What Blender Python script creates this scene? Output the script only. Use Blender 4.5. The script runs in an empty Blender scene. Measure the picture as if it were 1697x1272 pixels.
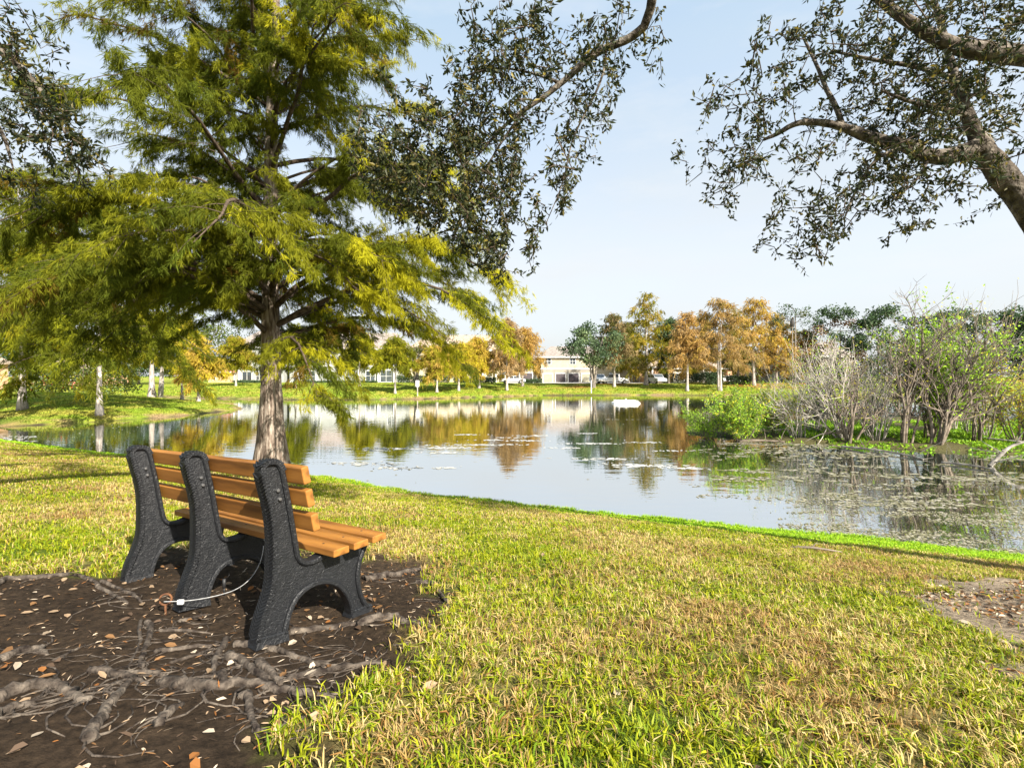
import bpy, math, random
import numpy as np
from mathutils import Vector, Matrix
random.seed(7)
PI = math.pi
R = math.radians
scene = bpy.context.scene
COL = scene.collection

# ------------------------------------------------------------------ measures of the place
F, CX, YH, ZC = 800.0, 848.5, 622.0, 1.27        # focal length and horizon of the photograph, eye height
WATER = -1.75

def wpt(px, py, Y):
    return np.array([(px - CX) / F * Y, Y, ZC - (py - YH) / F * Y])

def wat(px, py):
    Y = F * (ZC - WATER) / (py - YH)
    return ((px - CX) / F * Y, Y)

# ------------------------------------------------------------------ numeric helpers
def vnoise(x, y, seed=0):
    x = np.asarray(x, float); y = np.asarray(y, float)
    xi = np.floor(x); yi = np.floor(y)
    fx = x - xi; fy = y - yi
    fx = fx * fx * (3 - 2 * fx); fy = fy * fy * (3 - 2 * fy)
    def h(a, b):
        v = np.sin(a * 127.1 + b * 311.7 + seed * 74.7) * 43758.5453
        return v - np.floor(v)
    return ((h(xi, yi) * (1 - fx) + h(xi + 1, yi) * fx) * (1 - fy) +
            (h(xi, yi + 1) * (1 - fx) + h(xi + 1, yi + 1) * fx) * fy)

def fbm(x, y, seed=0, oct=3):
    s = 0; a = .5; t = 0
    for k in range(oct):
        s = s + a * vnoise(np.asarray(x) * 2 ** k, np.asarray(y) * 2 ** k, seed + k); t += a; a *= .5
    return s / t

def sstep(a, b, x):
    t = np.clip((np.asarray(x, float) - a) / (b - a), 0, 1)
    return t * t * (3 - 2 * t)

def sd_poly(x, y, poly):
    """signed distance, positive outside"""
    x = np.asarray(x, float); y = np.asarray(y, float)
    P = np.asarray(poly, float); n = len(P)
    best = np.full(x.shape, 1e18); inside = np.zeros(x.shape, bool)
    for i in range(n):
        a = P[i]; b = P[(i + 1) % n]
        e = b - a; wx = x - a[0]; wy = y - a[1]
        t = np.clip((wx * e[0] + wy * e[1]) / (e @ e), 0, 1)
        d = (wx - e[0] * t) ** 2 + (wy - e[1] * t) ** 2
        best = np.minimum(best, d)
        c = (a[1] > y) != (b[1] > y)
        with np.errstate(divide='ignore', invalid='ignore'):
            xc = (b[0] - a[0]) * (y - a[1]) / (b[1] - a[1] if b[1] != a[1] else 1e-9) + a[0]
        inside ^= c & (x < xc)
    d = np.sqrt(best)
    return np.where(inside, -d, d)

POND = [(-70, 45), (-46, 33), (-31, 26), (-24.2, 22.8), (-18.6, 20.1), (-12, 17.1), (-8.6, 15.9), (-5.1, 14.1), (-2.2, 12.2), (-.3, 11.6), (.4, 11.2),
        (3.2, 10.1), (5.7, 9.19), (6.4, 8.95), (8.5, 8.03), (14, 5.6), (30, -2), (60, -12), (75, 30), (60, 62),
        (42, 72), (29.4, 73), (20, 74), (13.8, 73), (4.7, 73), (-4, 67), (-11, 62), (-18.8, 60), (-27.7, 60), (-37, 62.5),
        (-44.6, 65), (-50, 67), (-51, 65.5), (-43, 60), (-34.8, 53.7), (-29.6, 49), (-25.5, 45.5), (-24.2, 43.5), (-24.3, 40.8),
        (-24.6, 36), (-27, 31.4), (-30, 28.2), (-44, 35.4), (-69, 48)]
MARSH = [(8.6, 25.2), (11, 22.2), (14, 20.2), (19, 18), (26, 16.6), (34, 19), (38, 28), (28, 35), (16, 32), (10, 28.5)]

def terrain(x, y):
    x = np.asarray(x, float); y = np.asarray(y, float)
    d = sd_poly(x, y, POND) + .25 * (fbm(x * .9, y * .9, 3) - .5) + .12 * (vnoise(x * 4, y * 4, 9) - .5)
    dp = np.clip(d, 0, None)
    t = np.minimum(dp, 9) / 9
    near = 1.75 * (1.25 * t - .25 * t * t) + np.where(dp > 9, .146 * 2.5 * (1 - np.exp(-np.maximum(dp - 9, 0) / 2.5)), 0)
    far = 1.5 * (1 - np.exp(-dp / 8)) + .12 * np.clip(dp / .5, 0, 1)
    s = .41 * x + .91 * y - 10.36
    side = sstep(2.0, 5.0, s - .0 * x)          # 0 on the near bank, 1 across the water
    z = WATER + near * (1 - side) + far * side
    z = np.where(d < 0, WATER - np.minimum(-d * .3, 1.2), z)
    m = -sd_poly(x, y, MARSH) + 1.2 * (fbm(x * .7, y * .7, 8) - .5)
    mz = WATER - .5 + np.clip(m + .6, 0, 2) * .42
    z = np.where(m > -1, np.maximum(z, np.minimum(mz, WATER + .16)), z)
    z = z + .05 * (fbm(x * .6, y * .6, 5) - .5) * np.clip(dp, 0, 1)
    return z

def gp(px, py):
    """where the sight line through a photograph pixel meets the ground"""
    dx = (px - CX) / F; dz = -(py - YH) / F
    Y = np.linspace(.6, 60, 6000)
    zz = ZC + dz * Y; tz = np.maximum(terrain(dx * Y, Y), WATER)
    k = int(np.argmax(zz <= tz))
    return np.array([dx * Y[k], Y[k], tz[k]])

DIRT = [gp(*p)[:2] for p in [(-60, 950), (0, 950), (90, 942), (190, 943), (235, 908), (300, 902), (420, 905), (560, 925), (640, 915), (720, 938), (752, 990),
                             (738, 1018), (700, 1050), (680, 1085), (655, 1118), (620, 1145), (560, 1175), (515, 1210)]] + [np.array([-.52, 1.2]), np.array([-.6, .3]), np.array([-6, .3]), np.array([-7, 3.5])]
SAND = [gp(*p)[:2] for p in [(1480, 985), (1540, 962), (1620, 955), (1720, 962), (1800, 990), (1800, 1150), (1700, 1125), (1640, 1085), (1570, 1055), (1545, 1020)]]

def dirt_mask(x, y):
    n = .55 * (fbm(np.asarray(x) * 5, np.asarray(y) * 5, 21) - .5)
    return sstep(.10, -.14, sd_poly(x, y, DIRT) + n)

def sand_mask(x, y):
    n = .8 * (fbm(np.asarray(x) * 3.2, np.asarray(y) * 4, 31) - .5)
    return sstep(.12, -.2, sd_poly(x, y, SAND) + n)

# ------------------------------------------------------------------ mesh helpers
def npmesh(name, V, Q, mat, col=None, smooth=True):
    V = np.asarray(V, np.float32); Q = np.asarray(Q, np.int32)
    me = bpy.data.meshes.new(name)
    me.vertices.add(len(V)); me.vertices.foreach_set('co', V.ravel())
    me.loops.add(Q.size); me.loops.foreach_set('vertex_index', Q.ravel())
    me.polygons.add(len(Q))
    me.polygons.foreach_set('loop_start', np.arange(0, Q.size, Q.shape[1], dtype=np.int32))
    me.polygons.foreach_set('use_smooth', np.full(len(Q), smooth, bool))
    me.update(calc_edges=True)
    if col is not None:
        a = me.attributes.new('Col', 'FLOAT_COLOR', 'POINT')
        c = np.ones((len(V), 4), np.float32); c[:, :col.shape[1]] = col
        a.data.foreach_set('color', c.ravel())
    if mat: me.materials.append(mat)
    return me

def link(name, me, parent=None, loc=None):
    o = bpy.data.objects.new(name, me); COL.objects.link(o)
    if parent: o.parent = parent
    if loc is not None: o.location = loc
    return o

def empty(name, loc=(0, 0, 0), rz=0):
    o = bpy.data.objects.new(name, None); COL.objects.link(o)
    o.location = loc; o.rotation_euler = (0, 0, rz); o.empty_display_size = .2
    return o

def tag(o, label=None, cat=None, group=None, kind=None):
    if label: o['label'] = label
    if cat: o['category'] = cat
    if group: o['group'] = group
    if kind: o['kind'] = kind
    return o

class Tubes:
    """collects tapered tubes; one mesh in the end"""
    def __init__(s): s.V = []; s.Q = []; s.n = 0
    def add(s, P, r, k=6, wob=None, cap=True):
        P = np.asarray(P, float); m = len(P)
        r = np.broadcast_to(np.asarray(r, float), (m,))
        T = np.gradient(P, axis=0); T /= np.linalg.norm(T, axis=1)[:, None] + 1e-9
        ref = np.array([0, 0, 1.]) if abs(T[:, 2]).mean() < .75 else np.array([1., 0, 0])
        A = np.cross(T, ref); A /= np.linalg.norm(A, axis=1)[:, None] + 1e-9
        B = np.cross(T, A)
        a = np.arange(k) * 2 * PI / k
        rr = r[:, None] * np.ones(k)[None]
        if wob is not None: rr = rr * wob
        V = P[:, None] + rr[:, :, None] * (np.cos(a)[None, :, None] * A[:, None] + np.sin(a)[None, :, None] * B[:, None])
        i = np.arange(m - 1)[:, None] * k; j = np.arange(k)[None]; j2 = (j + 1) % k
        Q = np.stack([i + j, i + j2, i + k + j2, i + k + j], -1).reshape(-1, 4) + s.n
        V = V.reshape(-1, 3)
        if cap:
            e = np.array([P[-1], P[0]]); b = s.n + m * k
            q = [[s.n + (m - 1) * k + jj, s.n + (m - 1) * k + (jj + 1) % k, b, b] for jj in range(k)]
            # caps: fans as pairs of sides
            q = [[s.n + (m - 1) * k + jj, s.n + (m - 1) * k + jj + 1, s.n + (m - 1) * k + (jj + 2) % k, b] for jj in range(0, k - 1, 2)]
            q += [[s.n + jj + 1, s.n + jj, b + 1, s.n + (jj + 2) % k] for jj in range(0, k - 1, 2)]
            V = np.vstack([V, e]); Q = np.vstack([Q, np.array(q)])
        s.V.append(V); s.Q.append(Q); s.n += len(V)
    def mesh(s, name, mat): return npmesh(name, np.vstack(s.V), np.vstack(s.Q), mat)

def kites(P, D, W, mid=.45, fold=None):
    V = np.stack([P, P + mid * D + W, P + D, P + mid * D - W], 1)
    if fold is not None: V[:, 1] += fold; V[:, 3] += fold
    n = len(P)
    return V.reshape(-1, 3), np.arange(4 * n).reshape(n, 4)

def perp(D, rng):
    r = rng.normal(size=D.shape); W = np.cross(D, r)
    return W / (np.linalg.norm(W, axis=1)[:, None] + 1e-9)

class MB:
    """boxes, bars and prisms collected into one mesh"""
    def __init__(s): s.v = []; s.f = []
    def poly(s, pts, faces):
        b = len(s.v); s.v += [tuple(map(float, p)) for p in pts]; s.f += [tuple(i + b for i in f) for f in faces]; return s
    def box(s, x0, x1, y0, y1, z0, z1):
        p = [(x0, y0, z0), (x1, y0, z0), (x1, y1, z0), (x0, y1, z0), (x0, y0, z1), (x1, y0, z1), (x1, y1, z1), (x0, y1, z1)]
        return s.poly(p, [(3, 2, 1, 0), (4, 5, 6, 7), (0, 1, 5, 4), (1, 2, 6, 5), (2, 3, 7, 6), (3, 0, 4, 7)])
    def prism(s, out, y0, y1, ax='y'):
        n = len(out)
        if ax == 'y': p = [(a, y0, b) for a, b in out] + [(a, y1, b) for a, b in out]
        else: p = [(y0, a, b) for a, b in out] + [(y1, a, b) for a, b in out]
        return s.poly(p, [tuple(range(n))[::-1], tuple(range(n, 2 * n))] + [(i, (i + 1) % n, n + (i + 1) % n, n + i) for i in range(n)])
    def cyl(s, c, r, h, k=12, ax='z', r2=None):
        r2 = r if r2 is None else r2
        a = [2 * PI * i / k for i in range(k)]
        def P(t, rr, q):
            if ax == 'z': return (c[0] + rr * math.cos(t), c[1] + rr * math.sin(t), c[2] + q)
            if ax == 'y': return (c[0] + rr * math.cos(t), c[1] + q, c[2] + rr * math.sin(t))
            return (c[0] + q, c[1] + rr * math.cos(t), c[2] + rr * math.sin(t))
        p = [P(t, r, 0) for t in a] + [P(t, r2, h) for t in a]
        return s.poly(p, [tuple(range(k))[::-1], tuple(range(k, 2 * k))] + [(i, (i + 1) % k, k + (i + 1) % k, k + i) for i in range(k)])
    def build(s, name, mat, parent=None, bevel=0, smooth=False, seg=2):
        me = bpy.data.meshes.new(name); me.from_pydata(s.v, [], s.f); me.update()
        import bmesh
        bm = bmesh.new(); bm.from_mesh(me); bmesh.ops.recalc_face_normals(bm, faces=bm.faces)
        if bevel: bmesh.ops.bevel(bm, geom=list(bm.edges), offset=bevel, segments=seg, profile=.6, affect='EDGES', clamp_overlap=True)
        bm.to_mesh(me); bm.free()
        if smooth:
            for p in me.polygons: p.use_smooth = True
        me.materials.append(mat)
        return link(name, me, parent)

def copy_tree(o, parent=None):
    c = o.copy(); COL.objects.link(c)
    if parent: c.parent = parent
    for ch in list(o.children): copy_tree(ch, c)
    return c

# ------------------------------------------------------------------ materials
def new_mat(name):
    m = bpy.data.materials.new(name); m.use_nodes = True
    nt = m.node_tree; b = nt.nodes['Principled BSDF']
    return m, nt, b, nt.nodes['Material Output']

def noise_mat(name, c1, c2, scale=8, rough=.7, bump=.0, bscale=None, stretch=(1, 1, 1), detail=4, c3=None, spec=.3, metallic=0, bdist=.01):
    m, nt, b, out = new_mat(name); N = nt.nodes; Lk = nt.links
    tc = N.new('ShaderNodeTexCoord'); mp = N.new('ShaderNodeMapping'); mp.inputs['Scale'].default_value = stretch
    Lk.new(tc.outputs['Object'], mp.inputs['Vector'])
    nz = N.new('ShaderNodeTexNoise'); nz.inputs['Scale'].default_value = scale; nz.inputs['Detail'].default_value = detail
    Lk.new(mp.outputs[0], nz.inputs['Vector'])
    cr = N.new('ShaderNodeValToRGB'); e = cr.color_ramp.elements
    e[0].position = .32; e[0].color = (*c1, 1); e[1].position = .68; e[1].color = (*c2, 1)
    if c3:
        q = cr.color_ramp.elements.new(.5); q.color = (*c3, 1)
    Lk.new(nz.outputs['Fac'], cr.inputs['Fac']); Lk.new(cr.outputs['Color'], b.inputs['Base Color'])
    b.inputs['Roughness'].default_value = rough; b.inputs['Specular IOR Level'].default_value = spec; b.inputs['Metallic'].default_value = metallic
    if bump:
        n2 = N.new('ShaderNodeTexNoise'); n2.inputs['Scale'].default_value = bscale or scale * 2; n2.inputs['Detail'].default_value = 6
        Lk.new(mp.outputs[0], n2.inputs['Vector'])
        bp = N.new('ShaderNodeBump'); bp.inputs['Strength'].default_value = bump; bp.inputs['Distance'].default_value = bdist
        Lk.new(n2.outputs['Fac'], bp.inputs['Height']); Lk.new(bp.outputs[0], b.inputs['Normal'])
    return m

def leaf_mat(name, trans=.35, rough=.55, spec=.25, obj_tint=False, tmul=1.0):
    """leaf colour comes from the leaf's own 'Col' attribute"""
    m, nt, b, out = new_mat(name); N = nt.nodes; Lk = nt.links
    at = N.new('ShaderNodeAttribute'); at.attribute_name = 'Col'
    src = at.outputs['Color']
    if obj_tint:
        oi = N.new('ShaderNodeObjectInfo'); mx = N.new('ShaderNodeMix'); mx.data_type = 'RGBA'; mx.blend_type = 'MULTIPLY'; mx.inputs[0].default_value = 1
        Lk.new(at.outputs['Color'], mx.inputs[6]); Lk.new(oi.outputs['Color'], mx.inputs[7]); src = mx.outputs[2]
    Lk.new(src, b.inputs['Base Color']); b.inputs['Roughness'].default_value = rough; b.inputs['Specular IOR Level'].default_value = spec
    tr = N.new('ShaderNodeBsdfTranslucent'); Lk.new(src, tr.inputs['Color'])
    ms = N.new('ShaderNodeMixShader'); ms.inputs[0].default_value = trans
    Lk.new(b.outputs[0], ms.inputs[1]); Lk.new(tr.outputs[0], ms.inputs[2]); Lk.new(ms.outputs[0], out.inputs['Surface'])
    return m

M = {}
M['cypress_leaf'] = leaf_mat('cypress_leaf', .5, .7, .1)
M['oak_leaf'] = leaf_mat('oak_leaf', .32, .5, .2)
M['grass'] = leaf_mat('grass_blade', .3, .6, .2)
M['litter'] = leaf_mat('dry_leaf', .1, .7, .2)
M['algae'] = leaf_mat('algae', .05, .7, .3)
M['bark'] = noise_mat('cypress_bark', (.05, .034, .025), (.38, .33, .27), 9, .9, 1.0, 22, (2.2, 2.2, .28), 8, (.20, .155, .12), .15, bdist=.05)
M['far_bark'] = noise_mat('pale_bark', (.20, .17, .145), (.44, .40, .36), 5, .9, .4, 9, (2, 2, .4), 4, None, .15)
M['grey_bark'] = noise_mat('grey_bark', (.10, .085, .07), (.24, .21, .18), 6, .9, .4, 12, (1, 1, 1), 4, None, .15)
M['branch_bark'] = noise_mat('branch_bark', (.032, .022, .015), (.11, .082, .06), 9, .9, .5, 20, (1, 1, 1), 5, None, .15)
M['oak_bark'] = noise_mat('oak_bark', (.03, .024, .018), (.19, .165, .135), 13, .92, 1.0, 26, (1, 1, 1), 8, (.085, .07, .055), .15, bdist=.03)
M['root'] = noise_mat('root_bark', (.014, .010, .008), (.14, .115, .09), 20, .9, 1.0, 50, (1, 1, 1), 7, (.065, .052, .041), .15, bdist=.016)
M['twig'] = noise_mat('dead_twig', (.16, .14, .115), (.42, .385, .335), 4, .9, .2, 20, (1, 1, 1), 3, None, .15)
M['twig_dark'] = noise_mat('brown_twig', (.07, .055, .04), (.22, .18, .14), 4, .9, .2, 20, (1, 1, 1), 3, None, .15)
M['slat'] = noise_mat('plastic_lumber', (.10, .040, .009), (.34, .148, .030), 14, .5, .3, 90, (.12, 1, 1), 7, (.26, .108, .021), .35, bdist=.002)
M['frame'] = None
M['white'] = noise_mat('white_trim', (.60, .60, .58), (.70, .70, .68), 3, .6)
M['steel'] = noise_mat('cable_steel', (.26, .26, .26), (.42, .42, .41), 60, .4, .2, 200)
M['bolt'] = noise_mat('bolt_steel', (.10, .10, .10), (.22, .22, .22), 60, .35, metallic=.6)
M['rust'] = noise_mat('rust', (.05, .022, .012), (.16, .07, .03), 40, .9, .5, 90)
M['black'] = noise_mat('black_plastic', (.012, .012, .013), (.03, .03, .03), 20, .5)
M['glass'] = noise_mat('window_glass', (.02, .028, .035), (.07, .085, .10), .6, .08, spec=.8)
M['screen'] = noise_mat('porch_screen', (.035, .045, .05), (.08, .095, .10), 1.5, .5)
M['tile'] = noise_mat('roof_tile', (.17, .14, .12), (.30, .26, .23), 2.5, .85, .6, 12, (1, 1, 1), 5, (.23, .195, .17))
M['tile_tan'] = noise_mat('roof_tile_tan', (.24, .18, .13), (.38, .30, .23), 2.5, .85, .6, 12)
M['tile_red'] = noise_mat('roof_tile_red', (.28, .12, .07), (.42, .20, .12), 2.5, .85, .6, 12)
M['cream'] = noise_mat('cream_stucco', (.38, .32, .22), (.44, .38, .27), 1.2, .9, .2, 30)
M['grey_wall'] = noise_mat('grey_siding', (.26, .27, .26), (.34, .35, .33), 1.2, .9, .2, 30)
M['taupe'] = noise_mat('taupe_stucco', (.25, .225, .18), (.31, .28, .23), 1.2, .9, .2, 30)
M['peach'] = noise_mat('peach_stucco', (.46, .28, .16), (.53, .34, .20), 1.2, .9, .2, 30)
M['white_wall'] = noise_mat('white_stucco', (.50, .47, .42), (.57, .54, .49), 1.2, .9, .2, 30)
M['garage_dark'] = noise_mat('garage_dark', (.055, .045, .05), (.09, .075, .08), 2, .6)
M['garage_beige'] = noise_mat('garage_beige', (.27, .255, .19), (.33, .31, .24), 2, .6)
M['garage_peach'] = noise_mat('garage_peach', (.60, .38, .20), (.66, .43, .25), 2, .6)
M['concrete'] = noise_mat('concrete', (.46, .44, .40), (.58, .55, .50), 1.5, .9, .2, 20)
M['car_white'] = noise_mat('car_white', (.74, .75, .76), (.80, .81, .82), 2, .25, spec=.6)
M['car_silver'] = noise_mat('car_silver', (.38, .39, .40), (.46, .47, .48), 2, .3, spec=.6)
M['tyre'] = noise_mat('tyre', (.02, .02, .02), (.04, .04, .04), 30, .85)
M['rim'] = noise_mat('rim', (.4, .4, .41), (.5, .5, .51), 10, .35, metallic=.7)
M['red_lamp'] = noise_mat('red_lamp', (.4, .02, .02), (.5, .03, .03), 5, .3)
M['lamp'] = noise_mat('lamp_lens', (.6, .6, .6), (.75, .75, .75), 5, .2)
M['feather'] = noise_mat('dark_feather', (.02, .018, .016), (.07, .06, .055), 14, .8, .3, 40)
M['beak'] = noise_mat('beak', (.25, .17, .05), (.35, .24, .08), 9, .5)
M['drift'] = noise_mat('driftwood', (.08, .07, .06), (.24, .22, .19), 5, .9, .4, 14)
M['mud'] = noise_mat('mud', (.05, .04, .03), (.14, .11, .08), 6, .9, .6, 20)

def frame_material():
    m, nt, b, out = new_mat('textured_resin'); N = nt.nodes; Lk = nt.links
    tc = N.new('ShaderNodeTexCoord')
    mp = N.new('ShaderNodeMapping'); mp.inputs['Scale'].default_value = (1, 1, 1.6); Lk.new(tc.outputs['Object'], mp.inputs[0])
    nz = N.new('ShaderNodeTexNoise'); nz.inputs['Scale'].default_value = 26; nz.inputs['Detail'].default_value = 2; Lk.new(mp.outputs[0], nz.inputs['Vector'])
    mx = N.new('ShaderNodeMix'); mx.data_type = 'RGBA'; mx.inputs[0].default_value = .07
    Lk.new(mp.outputs[0], mx.inputs[6]); Lk.new(nz.outputs['Color'], mx.inputs[7])
    vo = N.new('ShaderNodeTexVoronoi'); vo.inputs['Scale'].default_value = 105; vo.feature = 'SMOOTH_F1'; Lk.new(mx.outputs[2], vo.inputs['Vector'])
    bp = N.new('ShaderNodeBump'); bp.inputs['Strength'].default_value = 1; bp.inputs['Distance'].default_value = .0032; bp.invert = True
    Lk.new(vo.outputs['Distance'], bp.inputs['Height']); Lk.new(bp.outputs[0], b.inputs['Normal'])
    n2 = N.new('ShaderNodeTexNoise'); n2.inputs['Scale'].default_value = 7; Lk.new(tc.outputs['Object'], n2.inputs['Vector'])
    cr = N.new('ShaderNodeValToRGB'); cr.color_ramp.elements[0].color = (.004, .0045, .0055, 1); cr.color_ramp.elements[1].color = (.010, .011, .013, 1)
    Lk.new(n2.outputs['Fac'], cr.inputs[0]); Lk.new(cr.outputs[0], b.inputs['Base Color'])
    b.inputs['Roughness'].default_value = .5; b.inputs['Specular IOR Level'].default_value = .5
    return m
M['frame'] = frame_material()

def ground_material():
    m, nt, b, out = new_mat('ground_soil_and_turf'); N = nt.nodes; Lk = nt.links
    at = N.new('ShaderNodeAttribute'); at.attribute_name = 'Col'
    tc = N.new('ShaderNodeTexCoord')
    nz = N.new('ShaderNodeTexNoise'); nz.inputs['Scale'].default_value = 22; nz.inputs['Detail'].default_value = 8; nz.inputs['Roughness'].default_value = .7
    Lk.new(tc.outputs['Object'], nz.inputs['Vector'])
    cr = N.new('ShaderNodeValToRGB'); cr.color_ramp.elements[0].position = .3; cr.color_ramp.elements[0].color = (.25, .25, .25, 1)
    cr.color_ramp.elements[1].position = .72; cr.color_ramp.elements[1].color = (1.9, 1.85, 1.8, 1)
    Lk.new(nz.outputs['Fac'], cr.inputs[0])
    mx = N.new('ShaderNodeMix'); mx.data_type = 'RGBA'; mx.blend_type = 'MULTIPLY'; mx.inputs[0].default_value = 1
    Lk.new(at.outputs['Color'], mx.inputs[6]); Lk.new(cr.outputs[0], mx.inputs[7]); Lk.new(mx.outputs[2], b.inputs['Base Color'])
    b.inputs['Roughness'].default_value = .95; b.inputs['Specular IOR Level'].default_value = .1
    n2 = N.new('ShaderNodeTexNoise'); n2.inputs['Scale'].default_value = 38; n2.inputs['Detail'].default_value = 8; n2.inputs['Roughness'].default_value = .75
    Lk.new(tc.outputs['Object'], n2.inputs['Vector'])
    bp = N.new('ShaderNodeBump'); bp.inputs['Strength'].default_value = 1; bp.inputs['Distance'].default_value = .03
    Lk.new(n2.outputs['Fac'], bp.inputs['Height']); Lk.new(bp.outputs[0], b.inputs['Normal'])
    return m
M['ground'] = ground_material()

def water_material():
    m, nt, b, out = new_mat('pond_water'); N = nt.nodes; Lk = nt.links
    tc = N.new('ShaderNodeTexCoord')
    mp = N.new('ShaderNodeMapping'); mp.inputs['Scale'].default_value = (.5, 1.3, 1); Lk.new(tc.outputs['Object'], mp.inputs[0])
    n1 = N.new('ShaderNodeTexNoise'); n1.inputs['Scale'].default_value = 2.2; n1.inputs['Detail'].default_value = 3; Lk.new(mp.outputs[0], n1.inputs['Vector'])
    bp = N.new('ShaderNodeBump'); bp.inputs['Strength'].default_value = .09; bp.inputs['Distance'].default_value = .05
    Lk.new(n1.outputs['Fac'], bp.inputs['Height'])
    df = N.new('ShaderNodeBsdfDiffuse'); df.inputs['Color'].default_value = (.012, .022, .014, 1)
    gl = N.new('ShaderNodeBsdfGlossy'); gl.inputs['Color'].default_value = (.98, .985, .98, 1); gl.inputs['Roughness'].default_value = .015
    Lk.new(bp.outputs[0], gl.inputs['Normal'])
    fr = N.new('ShaderNodeFresnel'); fr.inputs['IOR'].default_value = 5.0; Lk.new(bp.outputs[0], fr.inputs['Normal'])
    ms = N.new('ShaderNodeMixShader'); ma = N.new('ShaderNodeMath'); ma.operation = 'MULTIPLY_ADD'; ma.inputs[1].default_value = .30; ma.inputs[2].default_value = .68; ma.use_clamp = True
    Lk.new(fr.outputs[0], ma.inputs[0]); Lk.new(ma.outputs[0], ms.inputs[0]); Lk.new(df.outputs[0], ms.inputs[1]); Lk.new(gl.outputs[0], ms.inputs[2])
    Lk.new(ms.outputs[0], out.inputs['Surface'])
    return m
M['water'] = water_material()

# ------------------------------------------------------------------ ground and water
def axis(segs):
    a = [segs[0][0]]
    for lo, hi, st in segs:
        n = max(1, int(round((hi - lo) / st))); a += list(np.linspace(lo, hi, n + 1)[1:])
    return np.array(a)

def ground_colour(x, y, z):
    d = sd_poly(x, y, POND)
    s = .41 * x + .91 * y - 10.36
    n1 = fbm(x * .8, y * .8, 11); n2 = fbm(x * 2.5, y * 2.5, 12)
    green = np.array([.085, .125, .015]); tan = np.array([.24, .175, .075]); bright = np.array([.11, .22, .012])
    t = sstep(.35, .72, n1 * .6 + n2 * .4)[..., None]
    c = green * (1 - t) + tan * t
    near = (s < 3)
    strip = np.where(near, sstep(2.0, .4, d), 0)[..., None]
    c = c * (1 - strip) + bright * strip
    # far banks: lawn, with fallen rust-coloured needles under the trees
    far = sstep(3, 6, s)[..., None]
    lawn = np.array([.15, .22, .016]) * (1 - .6 * t) + np.array([.34, .27, .06]) * .6 * t
    rust = (sstep(.45, .75, fbm(x * .09, y * .09, 41)) * sstep(4, 9, d) * sstep(60, 68, y) * sstep(-3, 14, x))[..., None]
    lawn = lawn * (1 - rust) + np.array([.26, .11, .035]) * rust
    edge = (sstep(1.0, .3, d) * sstep(.35, .6, fbm(x * 1.3, y * 1.3, 6)))[..., None]
    lawn = lawn * (1 - edge) + np.array([.22, .16, .085]) * edge
    c = c * (1 - far) + lawn * far
    dm = dirt_mask(x, y)[..., None]
    soil = np.array([.036, .025, .016]) * (.7 + .8 * n2[..., None])
    c = c * (1 - dm) + soil * dm
    sm = sand_mask(x, y)[..., None]
    c = c * (1 - sm) + (np.array([.25, .20, .145]) * (.55 + .8 * fbm(x * 3, y * 3, 77)[..., None])) * sm
    under = (d < .05)[..., None]
    c = np.where(under, np.array([.05, .04, .028]), c)
    m = (-sd_poly(x, y, MARSH) > -1)[..., None] & under
    c = np.where(m, np.array([.075, .07, .03]), c)
    return c

xs = axis([(-600, -90, 60), (-90, -30, 1.2), (-30, -6, .4), (-6, 5.5, .06), (5.5, 12, .22), (12, 45, .6), (45, 100, 3), (100, 600, 70)])
ys = axis([(-80, -6, 6), (-6, .6, .5), (.6, 6.5, .06), (6.5, 13, .18), (13, 40, .5), (40, 110, 1.0), (110, 200, 9), (200, 1500, 130)])
GX, GY = np.meshgrid(xs, ys)
GZ = terrain(GX, GY)
dmk = dirt_mask(GX, GY)
GZ = GZ + dmk * (.035 * (fbm(GX * 4, GY * 4, 51) - .5) - .015)
nx, ny = len(xs), len(ys)
idx = np.arange(nx * ny).reshape(ny, nx)
Q = np.stack([idx[:-1, :-1], idx[:-1, 1:], idx[1:, 1:], idx[1:, :-1]], -1).reshape(-1, 4)
tag(link('ground', npmesh('ground', np.stack([GX, GY, GZ], -1).reshape(-1, 3), Q, M['ground'], ground_colour(GX, GY, GZ).reshape(-1, 3))), kind='structure')
def gz(x, y):
    return float(terrain(x, y) + dirt_mask(x, y) * (.035 * (fbm(np.asarray(x) * 4, np.asarray(y) * 4, 51) - .5) - .015))

tag(link('water', npmesh('water', [(-90, -20, WATER), (90, -20, WATER), (90, 85, WATER), (-90, 85, WATER)], [(0, 1, 2, 3)], M['water'])), kind='structure')

# ------------------------------------------------------------------ grass (one mass of blades)
def grass_blades(rng, x, y, L, w, colr, lean=1.25):
    n = len(x); z = terrain(x, y) - .01
    P = np.stack([x, y, z], 1)
    az = rng.uniform(0, 2 * PI, n); h = np.stack([np.cos(az), np.sin(az), np.zeros(n)], 1)
    side = np.stack([-np.sin(az), np.cos(az), np.zeros(n)], 1)
    side = side * np.cos(.6 * rng.normal(size=n))[:, None]
    side[:, 2] = .3 * rng.normal(size=n)
    k = lean * rng.uniform(.25, 1.25, n)
    up = np.array([0, 0, 1.])
    W = side * w[:, None] * .5
    m1 = P + L[:, None] * (.50 * up + (.22 * k)[:, None] * h)
    m2 = m1 + L[:, None] * ((.46 - .36 * k)[:, None] * up + (.42 * k)[:, None] * h)
    V = np.stack([P - W * .8, P + W * .8, m1 + W, m1 - W, m2 + W * .12, m2 - W * .12], 1).reshape(-1, 3)
    b = np.arange(n)[:, None] * 6
    Q = np.concatenate([b + np.array([[0, 1, 2, 3]]), b + np.array([[3, 2, 4, 5]])], 1).reshape(-1, 4)
    C = np.repeat(colr, 6, 0)
    return V, Q, C

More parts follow.
